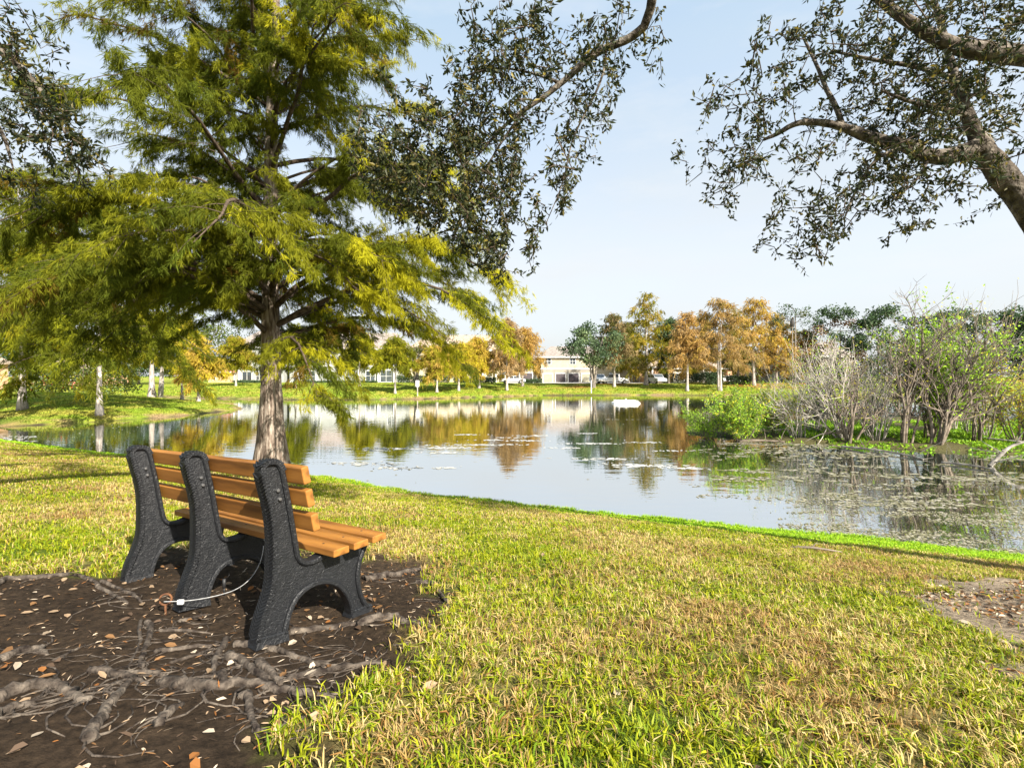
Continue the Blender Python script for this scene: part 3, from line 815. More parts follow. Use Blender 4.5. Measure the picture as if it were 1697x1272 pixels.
OAKC = [(.030, .040, .014), (.055, .06, .018), (.10, .085, .022), (.018, .026, .012), (.19, .15, .025)]
OAKW = [4, 3, 1.2, 2, .5]
def oak_right():
    rng = np.random.default_rng(99)
    root = empty('oak_tree', (8.3, 3.6, gz(8.3, 3.6))); o = np.array(root.location)
    tag(root, 'live oak with lichen grey limbs reaching in from the right edge', 'tree')
    T = Tubes(); sk = []
    limb(T, [(8.3, 3.6, o[2] - .2), (8.2, 3.65, o[2] + .5), (7.9, 3.85, .6), (7.5, 4.05, 1.5)], [.52, .38, .32, .30], 14, 2, rng)
    D = 5.0
    a = [(7.55, 4.0, 1.2), (6.8, 4.45, 2.0)] + [tuple(wpt(px, py, y)) for px, py, y in [(1740, 400, 4.9), (1700, 335, 5), (1655, 285, 5), (1622, 235, 5), (1600, 180, 5), (1580, 120, 5.1), (1560, 40, 5.2), (1530, -60, 5.3)]]
    sk += limb(T, a, [.24, .19, .14, .125, .115, .10, .06, .045, .035, .025, .015], 12, 2, rng, .08)
    b = [tuple(wpt(px, py, y)) for px, py, y in [(1625, 240, 5), (1585, 258, 5), (1540, 262, 5.05), (1500, 240, 5.1), (1478, 236, 5.1), (1450, 232, 5.15), (1415, 217, 5.2), (1385, 207, 5.2), (1345, 201, 5.25), (1315, 205, 5.3), (1290, 221, 5.35), (1265, 232, 5.4)]]
    sk += limb(T, b, [.10, .085, .075, .07, .062, .06, .052, .04, .034, .03, .022, .014], 9, 2, rng, .06)
    c = [tuple(wpt(px, py, y)) for px, py, y in [(1397, 212, 5.2), (1388, 180, 5.2), (1370, 150, 5.25), (1355, 110, 5.3), (1330, 60, 5.4)]]
    sk += limb(T, c, [.035, .028, .024, .018, .012], 7, 2, rng)
    # the upper great limb that leaves the picture at the top and comes down again in the middle
    d = [(7.7, 3.95, 1.0), (7.3, 4.3, 3.0)] + [tuple(wpt(px, py, y)) for px, py, y in [(1760, 95, 4.7), (1697, 92, 4.7), (1620, 85, 4.7), (1560, 70, 4.75), (1480, 20, 4.8), (1400, -50, 4.9), (1340, -130, 5.0)]]
    sk2 = limb(T, d, [.20, .15, .105, .095, .08, .06, .04, .025, .012], 12, 2, rng, .07)
    sk += sk2
    for pts, r in (([(1500, 240, 5.1), (1450, 262, 5.0), (1420, 310, 5.0), (1400, 360, 5.0)], [.02, .016, .012, .008]),
                   ([(1540, 262, 5.05), (1520, 300, 4.95), (1480, 330, 4.9)], [.02, .012, .008]),
                   ([(1580, 130, 5.1), (1520, 110, 5.1), (1450, 100, 5.1), (1380, 85, 5.2)], [.03, .024, .018, .01]),
                   ([(1600, 190, 5.0), (1560, 180, 4.9), (1510, 170, 4.8), (1460, 150, 4.8)], [.03, .024, .018, .01])):
        sk += limb(T, [tuple(wpt(*q)) for q in pts], r, 6, 2)
    BL = [(1150, 205, 22, 4), (1120, 235, 10, 2), (1170, 235, 26, 7), (1205, 180, 22, 6), (1195, 140, 15, 4), (1230, 120, 18, 5), (1255, 140, 14, 4), (1235, 195, 28, 10), (1275, 185, 24, 9),
          (1225, 235, 26, 10), (1260, 235, 30, 13), (1215, 290, 22, 8), (1235, 270, 24, 9), (1190, 300, 16, 5), (1222, 325, 14, 5), (1290, 265, 26, 9), (1300, 310, 22, 5),
          (1290, 355, 20, 7), (1282, 372, 12, 5), (1340, 275, 26, 6), (1370, 290, 28, 9), (1365, 330, 28, 11), (1350, 370, 26, 10), (1375, 365, 26, 10), (1350, 405, 20, 9), (1335, 395, 16, 5), (1365, 420, 12, 5),
          (1420, 290, 34, 16), (1420, 330, 26, 9), (1400, 385, 14, 3), (1300, 100, 22, 7), (1310, 80, 22, 8), (1350, 95, 30, 14), (1400, 100, 36, 20), (1340, 150, 26, 8), (1390, 150, 36, 14), (1430, 190, 36, 18),
          (1450, 110, 36, 22), (1500, 100, 36, 22), (1540, 130, 36, 24), (1500, 180, 44, 34), (1555, 200, 42, 34), (1590, 150, 36, 26), (1540, 235, 40, 28), (1480, 250, 34, 20), (1500, 290, 34, 20), (1550, 300, 30, 16),
          (1470, 320, 26, 10), (1530, 335, 26, 9), (1580, 300, 26, 9), (1520, 365, 14, 4), (1545, 358, 14, 4), (1630, 150, 40, 26), (1660, 200, 34, 16), (1690, 150, 34, 18), (1640, 110, 36, 20), (1680, 240, 24, 6), (1660, 320, 18, 5), (1610, 315, 16, 4),
          (1450, 60, 40, 18), (1520, 50, 44, 22), (1600, 50, 44, 22), (1680, 40, 44, 22), (1380, 50, 34, 12), (1320, 45, 24, 8), (1560, -10, 50, 20), (1650, -10, 50, 20), (1470, -10, 50, 16)]
    t1 = blobs(rng, [b for b in BL if b[0] <= 1430], 5.0, .45, 1.3) + blobs(rng, [b for b in BL if b[0] > 1430], 5.0, .55, 1.75)
    # unseen canopy above and beyond the frame, added to cast dappled shade
    t3 = [(rng.uniform(2.5, 9.5), rng.uniform(2, 7.5), rng.uniform(5.3, 7.2)) for _ in range(220)]
    t3 = [p for p in t3 if p[2] > ZC + .70 * p[1] + .8]
    t3 += [(rng.uniform(6.4, 10), rng.uniform(2.5, 6), rng.uniform(3, 5.2)) for _ in range(60)]
    tw1 = grow(sk, t1, rng); tw3 = grow(sk, t3, rng)
    B = Tubes()
    for p, L in tw1 + tw3: B.add(p, np.linspace(.0055 + .004 * min(L, 1.2), .0018, len(p)), 4, cap=False)
    for t in (T, B):
        for v in t.V: v -= o
    n0 = sum(len(q) for q in T.Q)
    for v, q in zip(B.V, B.Q): T.V.append(v); T.Q.append(q + T.n)
    me = T.mesh('trunk', M['oak_bark']); me.materials.append(M['branch_bark'])
    mi = np.zeros(len(me.polygons), np.int32); mi[n0:] = 1; me.polygons.foreach_set('material_index', mi)
    link('trunk', me, root)
    lv = [oak_leaves(rng, tw1, 46, .064, .0128, OAKC, OAKW, minper=11), oak_leaves(rng, tw3, 26, .075, .016, OAKC, OAKW, minper=9)]
    V = np.vstack([l[0] for l in lv]) - o; n = np.cumsum([0] + [len(l[0]) for l in lv])
    link('crown', npmesh('crown', V, np.vstack([l[1] + k for l, k in zip(lv, n)]), M['oak_leaf'], np.vstack([l[2] for l in lv]), smooth=False), root)
oak_right()

def zroot(zx, zy): return gp(zx / 3.03, 900 + zy / 3.03)
def zroot2(zx, zy): return gp(480 + zx / 3.263, 880 + zy / 3.263)
def oak_left():
    rng = np.random.default_rng(123)
    bx, by = -3.9, .55
    root = empty('oak_tree', (bx, by, gz(bx, by))); o = np.array(root.location)
    tag(root, 'live oak with surface roots under the bench and drooping dark sprays before the cypress', 'tree')
    T = Tubes(); sk = []
    limb(T, [(bx, by, o[2] - .2), (bx, by, o[2] + .25), (bx - .1, by, 1.4), (bx - .25, by + .1, 2.8)], [.55, .42, .34, .3], 14, 2, rng)
    sk += limb(T, [(bx - .2, by + .1, 2.4), (bx - .5, 1.6, 3.8), (-4.9, 3.2, 4.6), tuple(wpt(-30, 60, 4.6)), tuple(wpt(35, 110, 4.7)), tuple(wpt(80, 165, 4.7)), tuple(wpt(110, 225, 4.7))], [.26, .18, .12, .06, .03, .018, .006], 9, 2, rng)
    sk += limb(T, [(-4.9, 3.0, 4.5), tuple(wpt(-40, 170, 4.6)), tuple(wpt(5, 215, 4.6)), tuple(wpt(22, 280, 4.6))], [.06, .03, .016, .006], 7, 2, rng)
    sk += limb(T, [(bx - .2, by + .1, 2.2), (-3.2, .9, 4.6), (-1.4, 1.6, 6.4), (.4, 2.6, 6.9), (1.25, 3.8, 6.1)] + [tuple(wpt(px, py, y)) for px, py, y in [(1085, 30, 4.6), (1040, 68, 4.75), (1000, 80, 4.75), (965, 105, 4.75), (935, 135, 4.8), (895, 165, 4.8), (850, 195, 4.85), (820, 225, 4.9), (790, 260, 5.0)]],
               [.24, .19, .14, .09, .06, .045, .038, .035, .032, .028, .023, .018, .013, .008], 10, 2, rng, .07)
    for pts, r in (([(870, 182, 4.85), (845, 215, 4.85), (815, 260, 4.9), (790, 320, 4.95)], [.018, .014, .01, .006]),
                   ([(1004, 84, 4.75), (1003, 110, 4.72), (990, 150, 4.7), (965, 195, 4.7), (945, 240, 4.7), (935, 300, 4.75), (905, 370, 4.8)], [.016, .014, .012, .01, .008, .006, .004]),
                   ([(930, 138, 4.8), (880, 120, 4.8), (820, 110, 4.85), (760, 130, 4.9)], [.016, .012, .01, .006])):
        sk += limb(T, [tuple(wpt(*q)) for q in pts], r, 6, 2)
    BM = [(1010, 95, 16, 5), (1030, 110, 10, 3), (1000, 140, 18, 6), (1008, 175, 14, 5), (985, 205, 16, 5), (970, 120, 24, 8), (960, 160, 24, 8), (940, 210, 20, 6), (950, 275, 16, 6), (930, 300, 18, 7), (935, 330, 12, 5), (915, 275, 10, 3),
          (890, 350, 14, 5), (885, 390, 12, 5), (878, 415, 10, 4), (905, 120, 26, 10), (860, 95, 26, 9), (900, 85, 24, 8), (820, 90, 26, 9), (860, 140, 28, 12), (800, 130, 34, 16), (770, 170, 34, 16), (830, 185, 30, 14),
          (870, 210, 28, 11), (850, 250, 28, 13), (790, 220, 36, 20), (740, 220, 36, 18), (690, 215, 30, 10), (650, 200, 24, 6), (700, 260, 40, 26), (650, 260, 40, 22), (620, 250, 26, 10), (600, 280, 24, 8), (760, 270, 40, 28), (820, 290, 34, 20),
          (860, 300, 24, 10), (690, 310, 40, 28), (640, 310, 34, 18), (740, 330, 40, 30), (800, 340, 36, 24), (845, 350, 24, 10), (700, 350, 30, 18), (790, 390, 34, 20), (830, 390, 22, 9), (760, 380, 30, 14), (810, 420, 20, 8), (830, 440, 14, 5), (780, 90, 24, 8), (940, 85, 20, 7), (970, 70, 20, 7),
          (1060, 76, 10, 3), (900, 40, 40, 12), (820, 40, 40, 12), (1000, 40, 30, 8), (1100, 40, 24, 5)]
    t2 = blobs(rng, BM, 4.85, .4, 2.0)
    sk += limb(T, [(bx - .2, by + .1, 2.6), (-3.6, .2, 4.6), (-2.6, -.4, 6)], [.24, .16, .08], 9, 2, rng)
    BL = [(12, 110, 16, 4), (35, 100, 18, 5), (40, 135, 20, 7), (70, 120, 18, 5), (60, 160, 22, 9), (85, 180, 22, 10), (110, 160, 20, 6), (70, 210, 16, 4), (100, 215, 24, 11), (130, 230, 22, 10), (90, 240, 22, 8), (125, 255, 20, 8), (75, 258, 14, 4), (150, 250, 12, 3),
          (5, 180, 14, 4), (12, 205, 14, 5), (40, 205, 8, 2), (8, 240, 12, 4), (15, 285, 14, 5), (30, 310, 16, 4), (110, 290, 14, 3), (-20, 150, 24, 8), (0, 60, 30, 6), (60, 40, 30, 6)]
    t = blobs(rng, BL, 4.7, .35, 1.8)
    t += [(rng.uniform(-6, -1.5), rng.uniform(-2.2, 1.6), rng.uniform(4.6, 6.5)) for _ in range(110)]
    t += t2
    tw = grow(sk, t, rng); B = Tubes()
    for p, L in tw: B.add(p, np.linspace(.005 + .004 * min(L, 1.2), .0018, len(p)), 4, cap=False)
    for q in (T, B):
        for v in q.V: v -= o
    n0 = sum(len(q) for q in T.Q)
    for v, q in zip(B.V, B.Q): T.V.append(v); T.Q.append(q + T.n)
    me = T.mesh('trunk', M['oak_bark']); me.materials.append(M['branch_bark'])
    mi = np.zeros(len(me.polygons), np.int32); mi[n0:] = 1; me.polygons.foreach_set('material_index', mi)
    link('trunk', me, root)
    l = oak_leaves(rng, tw, 46, .072, .0128, OAKC, OAKW, minper=11)
    link('crown', npmesh('crown', l[0] - o, l[1], M['oak_leaf'], l[2], smooth=False), root)
    RT = [([(-60, 215), (0, 185), (60, 165), (200, 160), (400, 150), (470, 190), (560, 240), (640, 290)], .017), ([(510, 180), (590, 210), (680, 255), (710, 285)], .010),
          ([(-60, 590), (0, 570), (100, 535), (170, 520), (210, 505), (235, 550)], .017), ([(-80, 800), (0, 760), (100, 715), (220, 690), (300, 700), (360, 740), (410, 780), (460, 770)], .022),
          ([(-60, 870), (0, 840), (90, 800), (165, 800)], .018), ([(440, 980), (480, 910), (530, 840), (580, 770), (630, 710), (690, 660)], .018), ([(450, 620), (560, 640), (640, 660), (740, 700)], .014), ([(600, 635), (720, 640), (860, 660)], .011),
          ([(820, 680), (900, 700), (980, 715), (1100, 715), (1200, 690), (1330, 715), (1450, 725), (1560, 745), (1690, 765)], .021), ([(740, 390), (765, 420), (745, 490), (720, 550), (700, 580), (720, 610)], .012),
          ([(705, 380), (700, 450), (705, 500), (670, 560), (640, 610)], .007), ([(800, 435), (920, 435), (1060, 435)], .008), ([(780, 535), (900, 520), (1000, 500), (1100, 495)], .010),
          ([(1140, 470), (1110, 520), (1080, 560), (1070, 610), (1075, 660)], .014), ([(1150, 550), (1220, 590), (1280, 640), (1345, 690)], .018), ([(1300, 595), (1350, 630), (1410, 690)], .020),
          ([(1180, 500), (1280, 510), (1380, 520), (1480, 560), (1600, 595), (1697, 610)], .014), ([(1210, 750), (1250, 760), (1250, 820), (1265, 880), (1300, 930)], .015), ([(790, 910), (850, 840), (920, 800)], .015), ([(900, 390), (980, 370), (1060, 350)], .009),
          ([(1110, 640), (1120, 670), (1150, 700)], .013), ([(270, 580), (350, 540), (430, 500)], .006), ([(860, 590), (960, 560), (1080, 510)], .007), ([(1430, 930), (1440, 860), (1430, 820)], .012)]
    RT2 = [([(400, 255), (500, 238), (620, 215), (700, 200), (745, 215)], .022), ([(690, 270), (760, 275), (800, 320), (840, 370), (860, 410), (900, 440)], .016), ([(380, 495), (470, 465), (560, 455), (620, 480), (700, 490), (790, 510)], .020),
           ([(0, 540), (150, 520), (300, 490), (400, 500)], .016), ([(0, 780), (100, 760), (250, 730), (400, 715), (500, 705)], .014), ([(0, 850), (130, 870), (240, 885)], .013), ([(0, 650), (80, 690), (160, 710)], .009), ([(330, 640), (440, 695)], .006), ([(560, 610), (660, 600)], .005)]
    for pts, r in [([zroot(*p) for p in q], r) for q, r in RT] + [([zroot2(*p) for p in q], r) for q, r in RT2]:
        P = np.array(smooth_path(pts, 2)); P[:, 2] = [gz(a, b) for a, b in P[:, :2]]
        n = len(P); u = np.linspace(0, 1, n)
        P[:, 2] += r * (.55 * np.sin(np.clip(u * 1.05, 0, 1) * PI) ** .5 - .15) + rng.normal(size=n) * r * .12
        P[:, :2] += rng.normal(size=(n, 2)) * r * .25
        t = Tubes(); rr = r * (1.4 - .9 * u) * (.9 + .25 * rng.random(n))
        t.add(P - o, rr, 8, 1 + .10 * rng.normal(size=(n, 8)))
        # a few rootlets leave it
        for _ in range(int(3 + n / 4)):
            i = rng.integers(1, n - 1); a = P[i]; az = rng.uniform(0, 6.28); l = rng.uniform(.06, .34)
            q = np.stack([a[0] + l * np.cos(az + .6 * np.linspace(-1, 1, 5)) * np.linspace(0, 1, 5), a[1] + l * np.sin(az + .6 * np.linspace(-1, 1, 5)) * np.linspace(0, 1, 5)], 1)
            q = np.column_stack([q, [gz(*c) + .004 for c in q]])
            t.add(q - o, r * np.linspace(.32, .1, 5), 5)
        link('surface_root', t.mesh('surface_root', M['root']), root)
oak_left()

# ------------------------------------------------------------------ leaf litter and twigs on bare soil
def litter():
    rng = np.random.default_rng(4)
    P, D, W, C, Nf = [], [], [], [], []
    def strew(n, x0, x1, y0, y1, test, ll, lw, cols, w):
        x = rng.uniform(x0, x1, n); y = rng.uniform(y0, y1, n); k = test(x, y); x = x[k]; y = y[k]; n = len(x)
        z = np.array([gz(a, b) for a, b in zip(x, y)]) + rng.uniform(.004, .014, n)
        az = rng.uniform(0, 6.28, n); l = ll * rng.uniform(.55, 1.2, n)
        d = np.stack([np.cos(az), np.sin(az), rng.normal(size=n) * .22], 1) * l[:, None]
        s = np.stack([-np.sin(az), np.cos(az), rng.normal(size=n) * .35], 1) * (lw * rng.uniform(.6, 1.2, n))[:, None]
        P.append(np.stack([x, y, z], 1)); D.append(d); W.append(s); C.append(lerp_cols(rng, n, cols, w)); Nf.append(np.stack([0 * x, 0 * x, rng.uniform(.1, .7, n) * lw], 1))
    br = [(.16, .085, .035), (.26, .18, .11), (.42, .34, .25), (.22, .09, .025), (.085, .055, .035)]
    strew(620, -5.5, .2, .8, 4.3, lambda x, y: (dirt_mask(x, y) > .5) & (np.abs(x / y) < 1.2), .046, .0125, br, [3, 3, 2, 2, 3])
    strew(5500, -5.5, .2, .8, 4.3, lambda x, y: (dirt_mask(x, y) > .4) & (np.abs(x / y) < 1.2), .032, .0022, br, [3, 3, 2, 1, 3])
    strew(13000, 1.5, 7, 2, 6, lambda x, y: (sand_mask(x, y) > .15) & (fbm(x * 2.2, y * 2.2, 88) > .42), .045, .009, br, [3, 3, 2, 2, 2])
    strew(260, -4, 5, 1.2, 6, lambda x, y: (dirt_mask(x, y) < .5) & (np.abs(x / y) < 1.2) & (sd_poly(x, y, POND) > .8), .06, .013, br, [3, 3, 2, 2, 1])
    P = np.vstack(P); D = np.vstack(D); W = np.vstack(W); C = np.vstack(C); Nf = np.vstack(Nf)
    # six-sided curled leaves: two quads each along the midrib
    a = P; b = P + D; m1 = P + D * .3; m2 = P + D * .7
    V = np.stack([a, m1 + W + Nf, m2 + W + Nf, b, m2 - W + Nf, m1 - W + Nf], 1).reshape(-1, 3)
    k = np.arange(len(P))[:, None] * 6
    Q = np.concatenate([k + np.array([[0, 1, 2, 3]]), k + np.array([[0, 3, 4, 5]])], 1).reshape(-1, 4)
    tag(link('leaf_litter', npmesh('leaf_litter', V, Q, M['litter'], np.repeat(C, 6, 0), smooth=False)), 'fallen brown leaves and needles scattered over the bare soil', kind='stuff')
litter()
fb = gp(1330, 912)
o = empty('fallen_branch', fb); tag(o, 'short dark fallen branch lying on the bright grass by the shore', 'branch')
t = Tubes(); t.add([(-.18, .02, .03), (-.05, 0, .045), (.1, -.03, .05), (.28, -.07, .035), (.42, -.13, .03)], [.012, .017, .016, .013, .006], 7); t.add([(.1, -.03, .05), (.2, .05, .075), (.27, .08, .06)], [.008, .006, .003], 5)
link('stem', t.mesh('stem', M['twig_dark']), o)

# ------------------------------------------------------------------ thicket on the marsh
def shrub(rng, H, nst, spread, r0, lean=(0, 0), depth=3, bend=.25, br=3):
    T = Tubes(); tips = []; segs = []
    def stem(p, d, L, r, lev):
        n = 7 if lev == 0 else 5
        P = [p]; dd = d.copy()
        for i in range(n):
            dd = dd + rng.normal(size=3) * bend * .45; dd[2] += .05
            dd /= np.linalg.norm(dd); P.append(P[-1] + dd * L / n)
        P = np.array(P); T.add(P, r * np.linspace(1, .35, n + 1), 5 if lev == 0 else (4 if lev == 1 else 3), cap=False)
        segs.append((P, L)); tips.append(P[-1])
        if lev < depth - 1:
            for _ in range(br + (1 if lev == 0 else 0)):
                j = rng.integers(max(1, n // 3), n + 1); tt = P[j] - P[j - 1]; tt /= np.linalg.norm(tt)
                nd = tt + rng.normal(size=3) * .55; nd[2] += .15; nd /= np.linalg.norm(nd)
                stem(P[j], nd, L * rng.uniform(.35, .65), r * (.74 - .25 * j / n), lev + 1)
    for i in range(nst):
        a = rng.uniform(0, 2 * PI); q = rng.uniform(0, .35)
        d = np.array([math.cos(a) * spread * rng.uniform(.2, 1) + lean[0], math.sin(a) * spread * rng.uniform(.2, 1) + lean[1], 1.])
        d /= np.linalg.norm(d)
        stem(np.array([math.cos(a) * q, math.sin(a) * q, -.12]), d, H * rng.uniform(.6, 1.0), r0 * rng.uniform(.5, 1), 0)
    return T, segs

def shrub_leaves(rng, segs, n, ll, lw, cols, w, zlo=0, zhi=99, start=.3):
    P, D = [], []
    S = [s for s in segs if True]
    L = np.array([s[1] for s in S]); pr = L / L.sum()
    ids = rng.choice(len(S), n, p=pr)
    for i in ids:
        p, l = S[i]; u = rng.uniform(start, 1) * (len(p) - 1); k = min(int(u), len(p) - 2); f = u - k
        q = p[k] * (1 - f) + p[k + 1] * f
        if not (zlo < q[2] < zhi): continue
        P.append(q + rng.normal(size=3) * ll * .5); D.append(rng.normal(size=3) + np.array([0, 0, .1]))
    P = np.array(P); D = np.array(D); D /= np.linalg.norm(D, axis=1)[:, None]
    D *= ll * rng.uniform(.6, 1.3, (len(P), 1)); W = perp(D, rng) * lw
    V, Q = kites(P, D, W, .45)
    return V, Q, np.repeat(lerp_cols(rng, len(P), cols, w), 4, 0)

LG = (.22, .34, .035); BG = (.28, .46, .02); DG = (.08, .14, .02); YL = (.48, .44, .03)
def put_shrub(name, label, px, Y, top, nst, spread, r0, lean, bark, nleaf, ll, lw, cols, w, seed, group='thicket of shrubs on the marsh', br=3, zlo=0, zhi=99, depth=3, bend=.25):
    rng = np.random.default_rng(seed)
    x = (px - CX) / F * Y; z = max(gz(x, Y), WATER - .05)
    H = (YH - top) / F * Y + ZC - z
    T, segs = shrub(rng, H / 1.25, nst, spread, r0, lean, depth, bend, br)
    k = H / np.quantile(np.vstack(T.V)[:, 2], .997)
    T.V = [v * k for v in T.V]; segs = [(p * k, l * k) for p, l in segs]
    root = empty(name, (x, Y, z)); tag(root, label, 'shrub', group)
    link('stems', T.mesh('stems', M[bark]), root)
    if nleaf:
        v, q, c = shrub_leaves(rng, segs, nleaf, ll, lw, cols, w, zlo, zhi)
        link('leaves', npmesh('leaves', v, q, M['grass'], c, smooth=False), root)
    return root
put_shrub('leafy_shrub', 'rounded leafy green bush overhanging the water at the left end of the marsh', 1228, 22.6, 642, 30, .85, .03, (-.12, -.1), 'twig_dark', 13000, .13, .021, [LG, BG, DG, YL], [4, 2, 3, 1.2], 201, br=4)
put_shrub('leafy_shrub', 'low green bush dipping its twigs in the water, leftmost in the marsh', 1178, 23.6, 668, 14, .95, .022, (-.25, -.1), 'twig_dark', 4500, .11, .017, [LG, BG, DG], [4, 2, 2], 202, br=4)
put_shrub('leafy_shrub', 'olive green bush between the leafy bush and the first bare shrub', 1283, 23.8, 628, 16, .55, .028, (-.05, 0), 'twig_dark', 4500, .11, .017, [LG, YL, DG], [3, 2, 3], 203)
SH = [
 ('bare_shrub', 'bare grey shrub whose stems fan far out to the left over the water', 1396, 21.6, 548, 15, .42, .05, (-.55, -.05), 'twig', 500, .1, .02, [BG, YL], [2, 1]),
 ('bare_shrub', 'bare shrub with one thick upright brown stem and thin side twigs', 1408, 21.0, 585, 6, .16, .085, (-.02, 0), 'twig_dark', 160, .1, .02, [BG, YL], [1, 1]),
 ('bare_shrub', 'dense pale grey twiggy shrub behind the thick upright stem', 1352, 24.5, 556, 22, .40, .03, (-.1, 0), 'twig', 700, .1, .02, [BG, LG, YL], [2, 2, 1]),
 ('bare_shrub', 'pale leafless shrub in the middle of the marsh with many straight twigs', 1440, 24.0, 548, 24, .35, .03, (.02, 0), 'twig', 500, .1, .02, [BG, LG, YL], [2, 2, 1]),
 ('bare_shrub', 'tall dark stemmed shrub with bare forked tops leaning slightly right', 1502, 20.6, 488, 8, .24, .095, (.2, 0), 'twig_dark', 350, .11, .024, [BG, YL], [2, 2]),
 ('bare_shrub', 'shrub with bright green vine leaves climbing its middle', 1545, 21.6, 512, 14, .28, .05, (.05, 0), 'twig_dark', 4200, .15, .036, [BG, LG], [3, 2]),
 ('bare_shrub', 'tallest bare shrub with thick trunks leaning to the right', 1556, 20.0, 462, 8, .22, .10, (.42, 0), 'twig_dark', 300, .11, .024, [BG, YL], [2, 2]),
 ('bare_shrub', 'pale twiggy shrub behind the tallest bare one', 1610, 24.0, 530, 22, .36, .03, (.05, 0), 'twig', 500, .11, .024, [BG, YL], [1, 2]),
 ('bare_shrub', 'yellow leaved shrub at the right edge of the marsh', 1690, 20.4, 590, 16, .5, .04, (.0, 0), 'twig_dark', 1700, .13, .03, [YL, BG, (.42, .25, .03)], [3, 1, 1]),
 ('bare_shrub', 'low yellow green shrub between the tall trunks and the right edge', 1634, 22.5, 640, 14, .6, .025, (0, 0), 'twig', 700, .11, .024, [YL, LG], [2, 2]),
 ('bare_shrub', 'grey shrub with thin twigs just right of the olive green bush', 1322, 22.4, 600, 16, .55, .03, (-.15, 0), 'twig', 450, .1, .02, [LG, YL], [1, 1]),
 ('bare_shrub', 'slender bare brown shrub with forked tips standing highest near the right edge', 1622, 20.8, 470, 7, .20, .055, (.16, 0), 'twig_dark', 60, .1, .02, [BG, YL], [1, 1]),
 ('bare_shrub', 'wide fan of pale leafless stems between the upright stem and the tall dark shrub', 1452, 21.4, 560, 14, .55, .035, (-.1, 0), 'twig', 120, .1, .02, [BG, YL], [1, 1]),
 ('bare_shrub', 'grey bare shrub rising behind the vine covered one', 1575, 25.5, 505, 20, .32, .035, (.03, 0), 'twig', 300, .1, .02, [LG, YL], [1, 1]),
]
for i, (nm, lab, px, Y, top, nst, sp, r0, ln, bk, nl, ll, lw, cols, w) in enumerate(SH):
    put_shrub(nm, lab, px, Y, top, int(nst * 1.1), sp, r0, ln, bk, int(nl * 1.5), ll, lw, cols, w, 220 + i, zlo=.4, br=4 if r0 < .06 else 4, depth=4 if r0 > .06 else 3)

# green ground cover of the marsh, logs, dead wood
def marsh_cover():
    rng = np.random.default_rng(31); n = 60000
    x = rng.uniform(8, 40, n); y = rng.uniform(16, 30, n)
    k = (np.abs(x / y) < 1.3) & (terrain(x, y) > WATER - .04) & (sd_poly(x, y, MARSH) < .6) & (fbm(x * .6, y * .6, 91) > .34) & (rng.random(n) < .15 + .85 * sstep(12.6, 14.5, x - .0 * y))
    x = x[k]; y = y[k]; n = len(x); z = np.maximum(terrain(x, y), WATER)
    P = np.stack([x, y, z + .01], 1)
    D = rng.normal(size=(n, 3)); D[:, 2] = np.abs(D[:, 2]) * .6 + .2; D /= np.linalg.norm(D, axis=1)[:, None]; D *= rng.uniform(.08, .22, (n, 1))
    V, Q = kites(P, D, perp(D, rng) * .035, .5)
    c = np.repeat(lerp_cols(rng, n, [(.20, .36, .015), (.13, .26, .015), (.27, .38, .03)], [3, 2, 1]), 4, 0)
    tag(link('marsh_plants', npmesh('marsh_plants', V, Q, M['grass'], c, smooth=False)), 'bright green low plants covering the wet ground of the marsh', kind='stuff')
marsh_cover()
def log(label, pts, r, seed, twigs=5, bark='drift'):
    rng = np.random.default_rng(seed); P = np.array(smooth_path([np.array([*wat(px, py), WATER + h]) for px, py, h in pts], 2)); o = P[0].copy()
    root = empty('dead_log', o); tag(root, label, 'log', 'dead wood at the edge of the marsh')
    T = Tubes(); n = len(P); T.add(P - o, r * np.linspace(1, .5, n), 7, 1 + .1 * rng.normal(size=(n, 7)))
    for _ in range(twigs):
        j = rng.integers(1, n); d = rng.normal(size=3) * .5; d[2] = abs(d[2]); q = np.linspace(0, 1, 5)[:, None]
        T.add(P[j] - o + d * q * rng.uniform(.4, 1.1) + rng.normal(size=3) * .1 * q ** 2, r * .3 * np.linspace(1, .3, 5), 4)
    link('stem', T.mesh('stem', M[bark]), root)
log('long thin grey log lying at the water line below the tall dark shrub', [(1395, 742, .06), (1440, 748, .10), (1490, 754, .08), (1530, 762, .02)], .05, 1)
log('pale forked dead branch standing out of the marsh near the right edge', [(1640, 772, 0), (1655, 772, .3), (1672, 770, .62), (1697, 770, .78)], .07, 2, 8)
log('dark short log by the leafy bush', [(1225, 731, .02), (1265, 733, .1), (1300, 734, .06)], .07, 3, 4, 'twig_dark')
log('grey dead branch lying flat right of the long log', [(1560, 768, .05), (1610, 774, .08), (1650, 780, .02)], .04, 4, 7)

